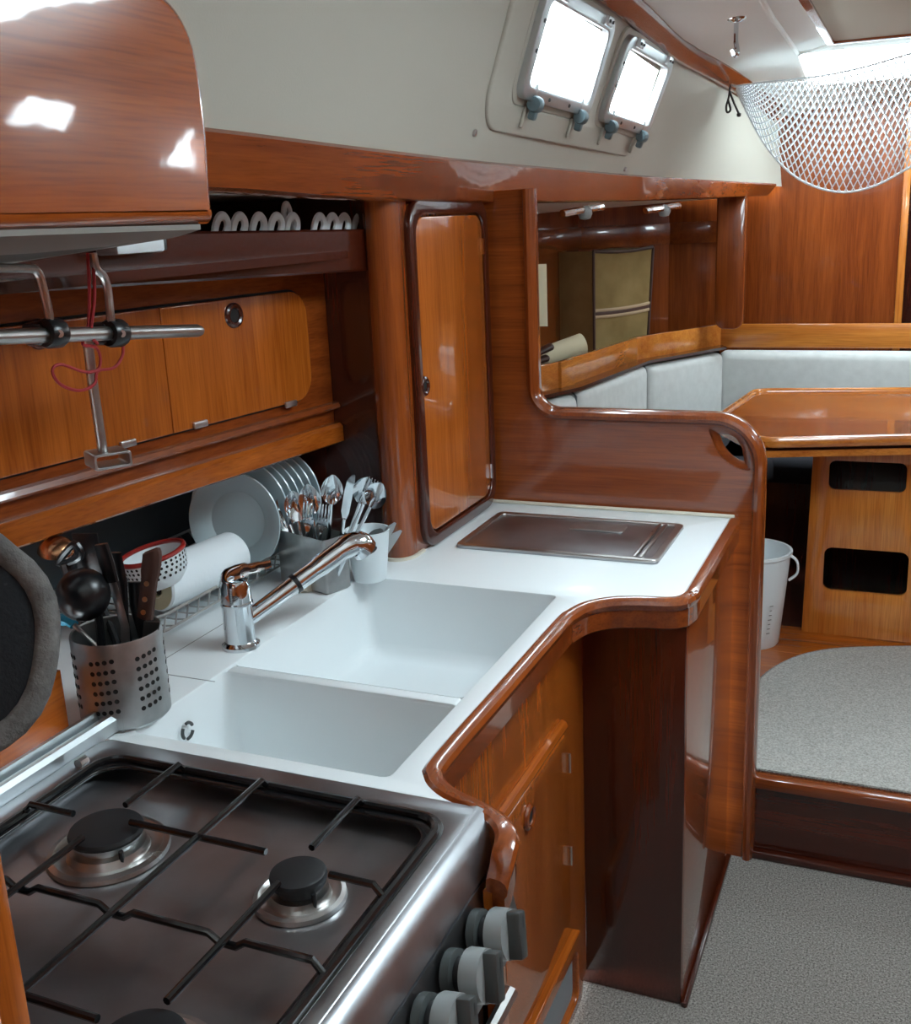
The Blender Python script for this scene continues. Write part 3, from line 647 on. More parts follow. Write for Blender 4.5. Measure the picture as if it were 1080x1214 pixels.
xbar(.735, gx0, gx1, (1, 1), (-.857, -.728, -.590))
xbar(.60, gx0, -.9, (1, 0)); xbar(.60, -.82, -.635); xbar(.60, -.54, gx1, (0, 1))
# knobs
axk = V(1, 0, .2).normalized()
def knob(y):
    c = V(KX1+.042, y, KZ-.082); g_ = B()
    g_.lathe([(.026, -.004), (.026, .006), (.022, .008), (.0, .008)], c, axk, 28); o = obj('knob', g_, 'dark_grey_plastic', ck)
    g_ = B(); g_.lathe([(.019, .006), (.0195, .022), (.0, .022)], c, axk, 28); obj('knob_collar', g_, 'black_plastic', o)
    g_ = B(); g_.lathe([(.0, .018), (.027, .018), (.0285, .021), (.0275, .040), (.0, .041)], c, axk, 32)
    obj('knob_cap', g_, 'grey_plastic', o)
    g_ = B(); side = V(0, 1, 0); upk = axk.cross(side); u2 = (upk*.9+side*.35).normalized(); s2 = axk.cross(u2)
    g_.obox(c+axk*.047, s2, u2, axk, (.018, .051, .018), .003); obj('knob_grip', g_, 'dark_grey_plastic', o)
    g_ = B(); g_.obox(c+axk*.0555+u2*.014, s2, u2, axk, (.003, .012, .0012)); obj('knob_mark', g_, 'black_plastic', o)
for y in (.948, .876, .804, .732, .66): knob(y)
# aluminium channel rail on the hull side of the hob
q = B(); q.sweep([V(-1.04, KY0, KZ), V(-1.04, KY1+.03, KZ)], [(-.022, 0), (-.022, .03), (-.016, .03), (-.014, .012), (-.008, .012), (-.006, .022), (.006, .024), (.012, .018), (.012, 0)]); obj('lid_rail', q, 'aluminium', ck)
q = B(); q.box((-1.062, KY1+.028, KZ-.004), (-1.02, KY1+.045, KZ+.02), .003); obj('lid_rail_end', q, 'grey_plastic', ck)
q = B(); q.tube([(-1.005, .985, KZ+.006), (-1.005, 1.0, KZ+.006)], .007, 8); obj('rim_clip', q, 'steel', ck)
# wooden side of the cooker bay, nearest the viewer
q = B(); q.box((-1.2, .425, 0), (-.537, .45, 1.3), .004); obj('bay_partition', q, 'teak_z', None, (-.8, .44, 0), label='upright teak partition edge at the near side of the cooker', category='partition')
# hull side wall beside the cooker
q = B(); q.box((-1.13, .45, .0), (-1.10, 1.072, 1.0)); obj('cooker_bay_side', q, 'teak_y', None, (-1.14, .76, 0), label='teak side board of the cooker bay behind the aluminium rail', category='panel')

# ================================================================== OVERHEAD LOCKER ABOVE THE COOKER
XO = -.78
ol = thing('overhead_locker', 'glossy mahogany overhead locker with rounded corner above the cooker', 'locker', (-.85, .8, 1.6))
pts = [P(x, y, X=XO) for x, y in ((257, 262), (254, 225), (250, 160), (244, 105), (235, 55), (222, 22), (205, -2), (180, -22))]
lo = [(p.y, p.z) for p in smooth(pts, 3)]
zl = pts[0].z; lo = [(.44, zl-.003), (pts[0].y-.004, zl-.003)] + lo + [(.44, pts[-1].z+.01)]
q = B(); q.plate([lo], MX((XO-.055, 0, 0), (0, 1, 0), (0, 0, 1)), .11, .016, 5); obj('body', q, 'amber_y', ol)
tp = [P(238, 272, X=XO-.01), P(225, 276, X=-.84), P(200, 283, X=-.90), P(145, 291, X=-.96), P(70, 303, X=-1.0), P(0, 315, X=-1.02)]
tp = smooth(tp, 3); tp = [V(XO-.004, .44, zl-.006)] + tp[::1] + [V(-1.03, .44, tp[-1].z)]
q = B(); q.prism(tp, (0, 0, .006)); obj('underside_tray', q, 'hood_grey', ol)
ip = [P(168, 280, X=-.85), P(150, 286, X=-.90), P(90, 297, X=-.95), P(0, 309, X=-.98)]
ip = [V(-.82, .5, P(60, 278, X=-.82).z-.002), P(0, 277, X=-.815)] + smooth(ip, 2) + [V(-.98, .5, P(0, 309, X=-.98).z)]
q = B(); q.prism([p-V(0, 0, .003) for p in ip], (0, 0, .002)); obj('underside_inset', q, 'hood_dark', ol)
# small lamp under the shelf
a = P(140, 301, X=-1.06); c = P(203, 299, X=-1.06)
lm = thing('strip_lamp', 'small white lamp fixed to the shelf fiddle beside the overhead locker', 'lamp', ((a+c)/2))
q = B(); q.box((-1.102, a.y, a.z-.002), (-1.06, c.y-.012, a.z+.02), .005); obj('lamp_body', q, 'white_plastic', lm)
q = B(); q.box((-1.10, c.y-.012, a.z), (-1.065, c.y, a.z+.02), .003); obj('end_cap', q, 'dark_grey_plastic', lm)

# ================================================================== HANGING RAIL
XR = -1.0
hr = thing('hanging_rail', 'stainless tube rail with black clamps hanging below the overhead locker', 'rail', P(120, 395, X=XR))
def PR(x, y, dx=0): return P(x, y, X=XR+dx)
q = B(); q.tube([PR(-120, 403), PR(234, 392), PR(238, 392)], [.0095, .0095, .007], 14); obj('tube', q, 'steel', hr)
for px_, top in ((62, ((58, 372), (50, 338), (44, 322), (30, 318), (-40, 318))), (136, ((131, 374), (128, 345), (123, 328), (114, 318), (110, 300)))):
    q = B(); q.tube(smooth([PR(px_-3, 390)] + [PR(*t, .004) for t in top], 4), .0055, 10); obj('hanger', q, 'steel', hr)
    c = PR(px_, 395); ax = (PR(234, 392)-PR(-120, 403)).normalized()
    q = B(); q.lathe([(0, -.014), (.017, -.014), (.019, -.01), (.019, .01), (.017, .014), (0, .014)], c, ax, 16); q.obox(c+V(-.018, -.004, 0), (1, 0, 0), (0, 1, 0), (0, 0, 1), (.034, .026, .03), .006); cl_ = obj('clamp', q, 'black_plastic', hr)
    q = B(); q.lathe([(0, .002), (.005, .002), (.005, 0)], c+V(.017, -.006, 0), (1, -.3, 0), 10); obj('clamp_screw', q, 'steel', cl_)
q = B(); q.tube([PR(-40, 336, -.05), PR(46, 335, -.05)], .005, 8); obj('rear_rod', q, 'steel', hr)
q = B(); q.tube([PR(103, 398, -.012), PR(110, 455, -.02), PR(122, 536, -.03)], .0068, 12); obj('drop_rod', q, 'steel', hr)
c = PR(128, 543, -.03)
q = B(); q.plate([rrect(-.026, -.011, .026, .011, .004), rrect(-.0225, -.0075, .0225, .0075, .003)], MX(c, V(.5, .8, 0), (0, 0, 1)), .05, .001); obj('bracket', q, 'steel_brushed', hr)
q = B()
q.tube(smooth([PR(104, 300), PR(106, 350), PR(104, 392), PR(98, 408), PR(114, 412), PR(119, 425), PR(116, 438), PR(100, 441), PR(72, 432), PR(62, 440), PR(72, 456), PR(95, 463), PR(112, 455), PR(116, 440), PR(135, 436), PR(145, 422), PR(146, 408)], 5), .0022, 6)
q.tube(smooth([PR(110, 300, .003), PR(112, 352, .004), PR(108, 395, .004), PR(116, 408, .006)], 5), .0022, 6)
obj('red_cord', q, 'cord_red', None, PR(110, 400), label='thin red cord looped around the hanging stainless rail', category='cord')
# padded black pot holder with grey rim
c = P(-96, 765, Y=.84); r_ = 160*(c-CP).dot(fw)/FPX; nv = (CP-c).normalized(); nv = (nv+V(.05, -.1, .05)).normalized()
mt_ = thing('pot_holder', 'black padded pot holder with fuzzy grey rim hanging at the near cabin side', 'pot holder', c-V(0, 0, r_))
u = nv.orthogonal().normalized(); v = nv.cross(u)
q = B(); q.tube([c+(u*math.cos(2*PI*j/40)+v*math.sin(2*PI*j/40))*(r_*.9*(1+.02*math.sin(j*.9))) for j in range(40)], [(r_*.1, .014)]*40, 12, closed=True, flat=u); obj('rim', q, 'grey_fleece', mt_)
q = B(); q.lathe([(0, .012), (r_*.5, .012), (r_*.8, .006), (r_*.88, -.004), (r_*.8, -.012), (0, -.014)], c, nv, 36); obj('pad', q, 'black_fleece', mt_)
q = B(); tp_ = c+V(0, 0, r_*.95); q.tube(smooth([tp_, PR(-46, 430), PR(-48, 404)+V(.012, 0, 0), PR(-50, 398)+V(0, 0, .012), PR(-52, 404)+V(-.012, 0, 0), tp_+V(-.005, .01, 0)], 5), .0025, 6); obj('hanging_loop', q, 'grey_fleece', mt_)

# ================================================================== FAUCET
fc0 = V(-1.045, 1.432, CT)
ft = thing('faucet', 'chrome single-lever sink faucet with long pull-out spout', 'faucet', fc0)
q = B(); q.lathe([(0, 0), (.033, 0), (.033, .006), (.029, .009), (.0265, .012), (.0265, .075), (.028, .078), (.028, .082), (.0262, .084), (.026, .112), (.022, .122), (0, .126)], fc0, (0, 0, 1), 32); obj('body', q, 'chrome', ft)
lv = [fc0+V(-.02, -.008, .108), fc0+V(-.012, 0, .128), fc0+V(.014, .014, .136), fc0+V(.034, .026, .140), fc0+V(.052, .038, .143)]
q = B(); lvs = smooth(lv, 4); q.tube(lvs, [(.009, .022)]*5+[(.008, .02)]*4+[(.0055, .015)]*4+[(.0045, .011)]*4, 12, flat=(0, 0, 1)); obj('lever', q, 'chrome', ft)
s0 = fc0+V(.012, .012, .048); s1 = P(350, 692, Y=1.525); s2 = P(410, 649, Y=1.605)
q = B(); q.tube([s0, s1], [.0145, .0165], 20); obj('spout', q, 'chrome', ft)
q = B(); q.tube([s1-(s1-s0).normalized()*.004, s1+(s1-s0).normalized()*.004], .0185, 20); obj('spout_ring', q, 'black_plastic', ft)
q = B(); dr_ = (s2-s1).normalized(); q.tube(smooth([s1, s1.lerp(s2, .5), s2, s2+dr_*.02+V(.004, .004, -.006), s2+dr_*.032+V(.006, .006, -.026)], 4), [.0175]*4+[.0195]*4+[.022]*4+[.0245]*4+[.024], 20); hd = obj('spray_head', q, 'chrome', ft)
q = B(); p = s2+dr_*.032+V(.006, .006, -.026); q.lathe([(.022, 0), (.019, .003), (0, .003)], p, (.1, .15, -1), 20); obj('nozzle', q, 'dark_grey_plastic', hd)

# ================================================================== UTENSIL CANISTER
cc = V(-1.06, 1.15, CT); CR, CHh = .066, .138
cn = thing('utensil_canister', 'perforated stainless utensil canister between cooker and sink', 'canister', cc)
q = B(); q.lathe([(0, .002), (CR-.006, .0), (CR, .006), (CR, CHh-.003), (CR-.001, CHh), (CR-.003, CHh-.002), (CR-.003, .006), (0, .005)], cc, (0, 0, 1), 48); obj('body', q, 'steel_brushed', cn)
q = B()
for grp in range(5):
    a0 = math.radians(-142+grp*58)
    for i in range(4):
        for j in range(6):
            a_ = a0+i*.155; n_ = V(math.cos(a_), math.sin(a_), 0)
            q.lathe([(0, .0004), (.0036, .0004), (.0036, -.0005)], cc+n_*(CR)+V(0, 0, .032+j*.0155+i*.0012), n_, 10)
obj('perforations', q, 'dark_hole', cn, kind='stuff')
def PU(x, y, Y=1.165): return P(x, y, Y=Y)
def inC(dx, dy): return cc+V(dx, dy, .012)
# knife with riveted wooden handle
kn = thing('kitchen_knife', 'kitchen knife with dark brown riveted handle standing in the canister', 'knife', inC(.036, .01))
h0, h1 = PU(172, 732, 1.175), PU(181, 655, 1.175); hd_ = (h1-h0).normalized(); sd = V(1, .2, 0)
q = B(); hp = smooth([h0, h0.lerp(h1, .35), h0.lerp(h1, .7), h1-hd_*.005, h1+hd_*.004+V(-.004, 0, 0)], 3); q.tube(hp, [(.013, .008)]*6+[(.015, .009)]*6+[(.010, .006)], 12, flat=sd); obj('handle', q, 'knife_wood', kn)
q = B(); q.obox((inC(.034, .012)+h0)/2, sd, hd_.cross(sd), hd_, (.026, .0016, (h0-inC(.034, .012)).length), 0); obj('blade', q, 'steel', kn)
q = B()
for t in (.12, .32, .56): q.lathe([(0, .0015), (.004, .0015), (.004, 0)], h0.lerp(h1, t)+V(.003, -.0095, 0), (.2, -1, .1), 10)
obj('rivets', q, 'rivet_brass', kn)
# fish slice with steel neck and black handle
sl = thing('palette_knife', 'steel-necked black-handled slice leaning in the middle of the canister', 'utensil', inC(.01, .0))
a, c, e = PU(148, 742, 1.15), PU(133, 690, 1.15), PU(120, 645, 1.15)
q = B(); q.tube([inC(.012, -.01), a, c], [(.008, .002), (.0085, .002), (.0085, .002)], 8, flat=(1, 0, 0)); obj('neck', q, 'steel_brushed', sl)
q = B(); q.tube([c, c.lerp(e, .5), e], [(.012, .006), (.0135, .007), (.012, .006)], 12, flat=(1, 0, 0)); obj('handle', q, 'black_plastic', sl)
# black ladle
ld = thing('ladle', 'large black plastic ladle with glossy bowl in the canister', 'ladle', inC(-.02, -.02))
c = PU(98, 705, 1.12); ax_ = V(.5, -.75, .3).normalized()
q = B(); q.lathe([(0, .032), (.018, .029), (.03, .02), (.037, .006), (.039, -.004), (.036, -.004), (.028, .014), (0, .024)], c, ax_, 28); obj('bowl', q, 'black_plastic', ld)
q = B(); q.tube(smooth([inC(-.02, -.02), PU(118, 740, 1.14), c+V(.01, .01, -.02)], 4), .006, 8); obj('stem', q, 'black_plastic', ld)
# black slotted turner
tn = thing('turner', 'flat black plastic turner blade rising at the back of the canister', 'utensil', inC(0, .03))
a, c = PU(110, 690, 1.2), PU(100, 632, 1.2); dd = (c-a).normalized()
q = B(); q.obox((a+c)/2, (1, .25, 0), dd.cross(V(1, .25, 0)), dd, (.042, .004, (c-a).length), .0015); obj('blade', q, 'black_plastic', tn)
q = B(); q.tube([inC(0, .03), a], .006, 8); obj('stem', q, 'black_plastic', tn)
# steel ladle upside down at back
sl2 = thing('serving_ladle', 'steel serving ladle with coppery dome at the back of the canister', 'ladle', inC(-.03, .02))
c = PU(67, 652, 1.22)
q = B(); q.lathe([(0, .02), (.014, .018), (.024, .011), (.029, 0), (.027, 0), (.02, .009), (0, .017)], c, (.25, -.2, 1), 26); obj('bowl', q, 'copper', sl2)
q = B(); q.tube(smooth([inC(-.03, .02), PU(84, 700, 1.21), c+V(.024, 0, 0)], 4), .0045, 8); obj('stem', q, 'steel', sl2)
# masher like black frame
ms = thing('potato_masher', 'black utensil with triangular opening leaning to the far side of canister', 'utensil', inC(-.03, 0))
q = B(); tri = [PU(70, 668, 1.17), PU(95, 660, 1.17), PU(88, 645, 1.17)]
q.tube(smooth(tri, 4, True), .006, 8, closed=True); obj('head', q, 'black_plastic', ms)
q = B(); q.tube([inC(-.03, 0), PU(95, 735, 1.17), PU(78, 668, 1.17)], [.006, .007, .009], 8); obj('stem', q, 'black_plastic', ms)
# teal peeler
pl = thing('peeler', 'teal-handled peeler poking out of the canister towards the cabin side', 'peeler', inC(-.03, -.03))
a, c, e = PU(100, 752, 1.13), PU(88, 741, 1.13), PU(70, 734, 1.13)
q = B(); q.tube(smooth([c, c.lerp(e, .5)+V(0, 0, .003), e], 3), [(.006, .009)]*3+[(.009, .011)]*3+[(.005, .007)], 10, flat=(0, 0, 1)); obj('handle', q, 'teal_plastic', pl)
q = B(); q.tube([inC(-.02, -.01)+V(0, 0, .09), a, c], [.003, .003, .004], 8); obj('blade', q, 'steel', pl)
# black whisk handles / extra handles
for i, (px_, py_, Yd, lab) in enumerate(((135, 655, 1.19, 'black spatula handle behind the steel-necked slice'), (160, 690, 1.2, 'broad black handle beside the riveted knife'))):
    t = thing('spatula', lab, 'utensil', inC(.0+.02*i, .03)); e = PU(px_, py_, Yd); b_ = inC(.0+.02*i, .03); q = B(); q.tube([b_, b_.lerp(e, .55), b_.lerp(e, .8), e], [(.004, .003), (.006, .004), (.016, .006), (.014, .005)], 10, flat=(1, 0, 0)); obj('handle', q, 'black_plastic', t)

# ================================================================== DISH RACK AND CONTENTS
rx0, rx1, ry0, ry1, rz = -1.46, -1.17, 1.37, 1.94, .935
rk = thing('dish_rack', 'low chromed wire dish rack in the worktop recess', 'dish rack', (-1.3, 1.58, CT))
q = B(); rim = [V(x, y, .958) for x, y in rrect(rx0, ry0, rx1, ry1, .03, 5)]; q.tube(rim, .003, 8, closed=True); obj('top_rim', q, 'steel', rk)
q = B(); rim = [V(x, y, .925) for x, y in rrect(rx0+.008, ry0+.008, rx1-.008, ry1-.008, .03, 5)]; q.tube(rim, .0025, 8, closed=True); obj('bottom_rim', q, 'steel', rk)
for k in range(17):
    y = ry0+.025+k*(ry1-ry0-.05)/16
    q = B(); q.tube([V(rx1, y, .958), V(rx1-.008, y, .925), V(rx1-.03, y, .922), V(rx0+.03, y, .922), V(rx0, y, .958)], .0018, 6); obj('wire', q, 'steel', rk)
for x, y in ((rx0+.03, ry0+.03), (rx1-.03, ry0+.03), (rx0+.03, ry1-.03), (rx1-.03, ry1-.03)):
    q = B(); q.tube([V(x, y, .925), V(x, y, CT)], .003, 6); obj('foot', q, 'steel', rk)
def plate_mesh(c, r, nrm, name, label, grp=None):
    q = B(); q.lathe([(0, -.004), (r*.55, -.004), (r*.6, -.002), (r*.68, .006), (r*.98, .016), (r, .019), (r*.985, .021), (r*.66, .0105), (r*.58, .003), (0, .002)], c, nrm, 48)
    pr_ = dict(label=label, category='plate')
    if grp: pr_['group'] = grp
    return obj(name, q, 'porcelain', None, Vector(c)-V(0, 0, r), **pr_)
rP = .103; c = P(334, 620, Y=1.745)
plate_mesh(V(c.x-rP, 1.745, .924+rP), rP, V(.12, -1, .08), 'dinner_plate', 'front pale plate standing upright in the dish rack, whole face showing')
ordn = ('second', 'third', 'fourth', 'fifth', 'sixth', 'last')
for k in range(6):
    plate_mesh(V(P(343+7.6*k, 600-4*k, Y=1.785+.0235*k).x-.112, 1.785+.0235*k, .924+.112), .112, V(.12, -1, .08), 'dinner_plate', '%s pale plate in the upright row, counted from the front plate' % ordn[k], 'plates in the dish rack')
# paper towel roll
a, c = P(183, 696, Z=.975), P(280, 655, Z=.975); c = a+(c-a).normalized()*.215; dv = (c-a).normalized(); RT = .047
a.z = c.z = .924+RT+.003
pt = thing('paper_towel_roll', 'white paper towel roll lying across the dish rack', 'paper towel', (a+c)/2-V(0, 0, RT))
Lr = (c-a).length
q = B(); q.lathe([(.02, 0), (RT-.003, 0), (RT, .004), (RT, Lr-.004), (RT-.003, Lr), (.02, Lr)], a, dv, 40); obj('paper', q, 'paper_white', pt)
q = B(); q.lathe([(.0205, -.001), (.0205, Lr+.001), (.0185, Lr+.001), (.0185, -.001), (.0205, -.001)], a, dv, 30); q.lathe([(.021, -.0006), (RT-.004, -.0006)], a, dv, 36); obj('core', q, 'cardboard', pt)
q = B(); q.lathe([(0, .012), (.0182, .012)], a, dv, 24); obj('core_hole', q, 'dark_hole', pt)
# colander
c = P(180, 656, Y=1.46)
co = thing('colander', 'white perforated colander with red rim behind the paper towel roll', 'colander', V(c.x, 1.46, .95))
cen = V(c.x, 1.46, c.z); axc = V(-.16, -.12, 1).normalized()
q = B(); q.lathe([(.058, 0), (.056, -.02), (.05, -.045), (.036, -.06), (0, -.064), (0, -.061), (.034, -.057), (.048, -.043), (.054, -.02), (.056, 0)], cen, axc, 36); obj('bowl', q, 'white_plastic', co)
q = B(); uu = axc.orthogonal().normalized(); vv = axc.cross(uu); q.tube([cen+uu*(.058*math.cos(2*PI*j/36))+vv*(.058*math.sin(2*PI*j/36)) for j in range(36)], .0045, 8, closed=True); obj('rim', q, 'red_enamel', co)
q = B()
for rr, zz_, nn_ in ((.0575, -.009, 34), (.0565, -.017, 34), (.0552, -.026, 32), (.053, -.035, 30)):
    for j in range(nn_):
        a_ = 2*PI*j/nn_; n_ = (uu*math.cos(a_)+vv*math.sin(a_)); q.lathe([(0, 0), (.0028, 0)], cen+n_*(rr+.0008)+axc*zz_, (n_-axc*.12), 8)
obj('perforations', q, 'dark_hole', co, kind='stuff')
# steel cutlery box
b0, b1 = P(345, 690, Z=CT), P(400, 707, Z=CT); bu = (b1-b0).normalized(); bv = V(-bu.y, bu.x, 0); bw = (b1-b0).length+.005; bd = .066; bh = .112
bc = (b0+b1)/2 + bv*(bd/2) + V(-.022, -.004, 0)
ch = thing('cutlery_box', 'rectangular brushed steel cutlery holder full of forks and spoons', 'cutlery holder', bc)
q = B()
MB_ = MX(bc, bu, bv)
rings = []
for e, z in ((.004, 0), (0, .004), (0, bh), (.002, bh), (.002, .004), (.006, .003)): rings.append([q.bm.verts.new(MB_ @ V(x, y, z)) for x, y in rrect(-bw/2+e, -bd/2+e, bw/2-e, bd/2-e, .008, 4)])
for a_, c_ in zip(rings, rings[1:]):
    n = len(a_)
    for j in range(n): q.bm.faces.new((a_[j], a_[(j+1) % n], c_[(j+1) % n], c_[j]))
q.bm.faces.new(rings[0][::-1]); q.bm.faces.new(rings[-1]); obj('box', q, 'steel_brushed', ch)
# white cup
uc = V(-.992, 1.818, CT)
cp_ = thing('white_cup', 'frosted white plastic cup at the sink corner holding knives', 'cup', uc)
q = B(); q.lathe([(0, .0), (.032, 0), (.034, .004), (.045, .103), (.0465, .105), (.0435, .105), (.032, .005), (0, .004)], uc, (0, 0, 1), 36); obj('cup', q, 'frosted_plastic', cp_)
# cutlery
def cutlery(kind, base, tip, facing, mat, label, Lh=None):
    base, tip = Vector(base), Vector(tip); d_ = (tip-base).normalized(); Ln = (tip-base).length; fz = Vector(facing); fz = (fz-d_*fz.dot(d_)).normalized(); sx = d_.cross(fz)
    t = thing(kind, label, kind, base)
    head = .062 if kind != 'table_knife' else .10
    nk = base+d_*(Ln-head)
    q = B(); q.tube([base, base.lerp(nk, .35), nk], [(.0085, .0016), (.0055, .0016), (.003, .002)], 8, flat=sx); obj('handle', q, mat, t)
    q = B()
    if kind == 'spoon':
        rows = []
        for i in range(9):
            s = i/8; wd = .0215*math.sin(PI*min(1, max(.04, s*.94+.05)))**.6; rows.append([nk+d_*(head*s)+sx*(wd*u_)+fz*(-.009*(1-u_*u_)*math.sin(PI*s)+.003*math.sin(PI*s)) for u_ in (-1, -.6, 0, .6, 1)])
        q.grid(rows); q.grid([[p-fz*.0014 for p in r] for r in rows])
    elif kind == 'fork':
        for k_ in range(4):
            o_ = (k_-1.5)*.0062; q.tube([nk+d_*head*.42+sx*o_, nk+d_*(head*.7)+sx*o_*1.05-fz*.004, nk+d_*(head)+sx*o_*.95], [.0021, .0019, .0011], 6)
        rows = [[nk+d_*(head*s)+sx*(wd*u_)-fz*(.006*math.sin(PI*s)) for u_ in (-1, 0, 1)] for s, wd in ((0, .003), (.15, .006), (.3, .0112), (.46, .0118))]
        q.grid(rows); q.grid([[p-fz*.0016 for p in r] for r in rows])
    else:
        rows = [[nk+d_*(head*s)+sx*a_, nk+d_*(head*s)+sx*c_] for s, a_, c_ in ((0, -.004, .004), (.15, -.009, .007), (.6, -.010, .0075), (.85, -.008, .007), (1, .001, .0055))]
        q.grid(rows); q.grid([[p-fz*.0014 for p in r] for r in rows])
    obj('head' if kind != 'table_knife' else 'blade', q, mat, t); return t
def bx_(u_, v_): return MB_ @ V(u_*bw*.4, v_*bd*.38, .006)
def CB(x, y, v_): # point above the holder, along pixel ray at the depth of row v
    o_ = MB_ @ V(0, v_*bd*.38, .1); d = ray(x, y); n_ = V(bv.x, bv.y, 0); t = (o_-CP).dot(n_)/d.dot(n_); return CP+d*t
cam_f = (CP-bc).normalized()
cut = [('spoon', -.8, -.6, 317, 597, -.8, 'leftmost spoon leaning over the plates from the cutlery box'),
       ('fork', -.5, -.9, 328, 607, -.9, 'fork leaning lowest beside the leftmost spoon'),
       ('spoon', -.3, 0, 332, 588, 0, 'dark small spoon behind the leaning fork'),
       ('spoon', -.1, -.3, 346, 582, -.2, 'dark spoon tilted across the middle of the cutlery box'),
       ('fork', -.1, -.9, 366, 596, -.9, 'upright fork at the front centre of the cutlery box'),
       ('spoon', .1, .5, 364, 574, .5, 'spoon standing behind the upright centre fork'),
       ('fork', .3, -.8, 385, 598, -.8, 'fork with spread tines right of the upright centre fork'),
       ('spoon', .35, .3, 395, 563, .3, 'tall bright spoon standing above all other cutlery'),
       ('table_knife', .5, .8, 418, 562, .8, 'brownish knife standing behind the tall bright spoon'),
       ('fork', .7, .1, 443, 568, .1, 'bright fork leaning outwards towards the tall locker'),
       ('spoon', .8, -.1, 453, 573, -.1, 'spoon leaning outwards below the bright fork'),
       ('spoon', .6, .6, 437, 566, .6, 'spoon back hidden behind the outward leaning fork')]
for k_, u_, v_, x, y, tv, lb_ in cut: cutlery(k_, bx_(u_, v_), CB(x, y, tv), cam_f+V(.1*random.uniform(-1, 1), 0, .2), 'chrome', lb_)
for k_, (dx, dy), (x, y), lb_ in (('table_knife', (.012, 0), (467, 619), 'pale knife sticking out of the white cup'), ('table_knife', (.016, .01), (474, 628), 'thin knife tip pointing from the white cup to the locker'), ('spoon', (.0, -.01), (452, 627), 'spoon resting low in the white cup')):
    cutlery(k_, uc+V(dx-.02, dy, .008), P(x, y, Y=uc.y+dy+.02), cam_f, 'steel', lb_)
# rag
c = P(362, 690, Z=CT+.012)
q = B(); random.seed(3)
q.lathe([(0, .03), (.014, .028), (.026, .02), (.032, .008), (.03, 0), (0, 0)], V(c.x, c.y, CT), (0, 0, 1), 18)
for v in q.bm.verts:
    if v.co.z > CT+.002: v.co += V(random.uniform(-.006, .006), random.uniform(-.006, .006), random.uniform(-.005, .006))
obj('dish_cloth', q, 'rag_beige', None, V(c.x, c.y, CT), label='crumpled beige dish cloth below the steel cutlery holder', category='cloth')

# ================================================================== SALOON
SP = [V(-1.16, 2.9, 0), V(-1.10, 3.28, 0), V(-1.03, 3.46, 0), V(-.95, 4.13, 0), V(-.728, 4.58, 0), V(.62, 4.58, 0)]
def outw(a, c): d = (c-a).normalized(); return V(-d.y, d.x, 0)   # outboard side
st = thing('settee', 'wraparound saloon settee with pale grey back cushions', 'settee', (-.9, 4.0, FZ))
tops = [1.005, 1.01, 1.02, 1.012, 1.012]
for i, (a, c) in enumerate(zip(SP, SP[1:])):
    d = (c-a).normalized(); o_ = outw(a, c); Ls = (c-a).length-.004; cen = (a+c)/2+o_*.05+(d*-.02 if i == 4 else V(0, 0, 0)); Ls += .04 if i == 4 else 0
    q = B(); q.obox(V(cen.x, cen.y, (tops[i]+.62)/2), d, o_, (0, 0, 1), (Ls, .1, tops[i]-.62), .035, 4)
    bc_ = obj('back_cushion', q, 'upholstery', st)
    q = B(); q.tube([a+d*.004+o_*.02+V(0, 0, .66), a+d*.004+o_*.02+V(0, 0, tops[i]-.02), a+d*.02+o_*.05+V(0, 0, tops[i]-.002)], .004, 6); obj('piping', q, 'piping_grey', bc_)
for i, (a, c) in enumerate(zip(SP, SP[1:])):
    d = (c-a).normalized(); o_ = outw(a, c); cen = (a+c)/2-o_*.2
    q = B(); q.obox(V(cen.x, cen.y, .60), d, o_, (0, 0, 1), ((c-a).length-.02, .42, .1), .03, 3); obj('seat_cushion', q, 'navy_fabric', st)
q = B(); inn = [p-outw(SP[max(0, min(i, 4))], SP[min(5, max(1, i+1))])*.36 if i < 5 else p+V(0, -.36, 0) for i, p in enumerate(SP)]
q.prism([V(p.x, p.y, FZ) for p in SP] + [V(p.x, p.y, FZ) for p in inn[::-1]], (0, 0, .32)); obj('base', q, 'dark_wood_z', st)
# shelf behind the settee
sf = thing('saloon_shelf', 'mahogany shelf recess with golden rail above the settee backs', 'shelf', (-1.1, 3.8, 1.02))
RZ0, RZ1 = 1.022, 1.122
RP = [V(p.x, p.y, 0) for p in SP]
for i, (a, c) in enumerate(zip(RP, RP[1:])):
    o_ = outw(a, c); d = (c-a).normalized(); cen = (a+c)/2+o_*.065; ext = .075
    z0_, z1_ = RZ0, RZ1
    q = B(); q.obox(V(cen.x, cen.y, (z0_+z1_)/2), d, o_, (0, 0, 1), ((c-a).length+ext, .022, z1_-z0_), .005); obj('rail', q, 'golden_y' if i < 3 else 'golden_x', sf)
bo = [p+outw(RP[max(0, min(i, 3))], RP[min(4, i+1)])*.30 for i, p in enumerate(RP[:5])]; bo[-1] = V(-.80, 4.72, 0)
bo[3] = V(-1.32, 4.42, 0); bo.insert(4, V(-1.0, 4.70, 0))
q = B(); q.prism([V(p.x, p.y, RZ0) for p in RP[:5]] + [V(p.x, p.y, RZ0) for p in bo[::-1]], (0, 0, .012)); obj('board', q, 'dark_wood_y', sf)
for a, c in zip(bo, bo[1:]):
    d = (c-a).normalized(); o_ = outw(a, c); cen = (a+c)/2+o_*.01
    q = B(); q.obox(V(cen.x, cen.y, 1.335), d, o_, (0, 0, 1), ((c-a).length+.02, .02, .64), 0); obj('back_panel', q, 'mahogany_z', sf)
    q = B(); q.obox(V(cen.x, cen.y, 1.50)-o_*.018, d, o_, (0, 0, 1), ((c-a).length+.01, .018, .09), .004); obj('cleat', q, 'mahogany_y', sf)
dp = []
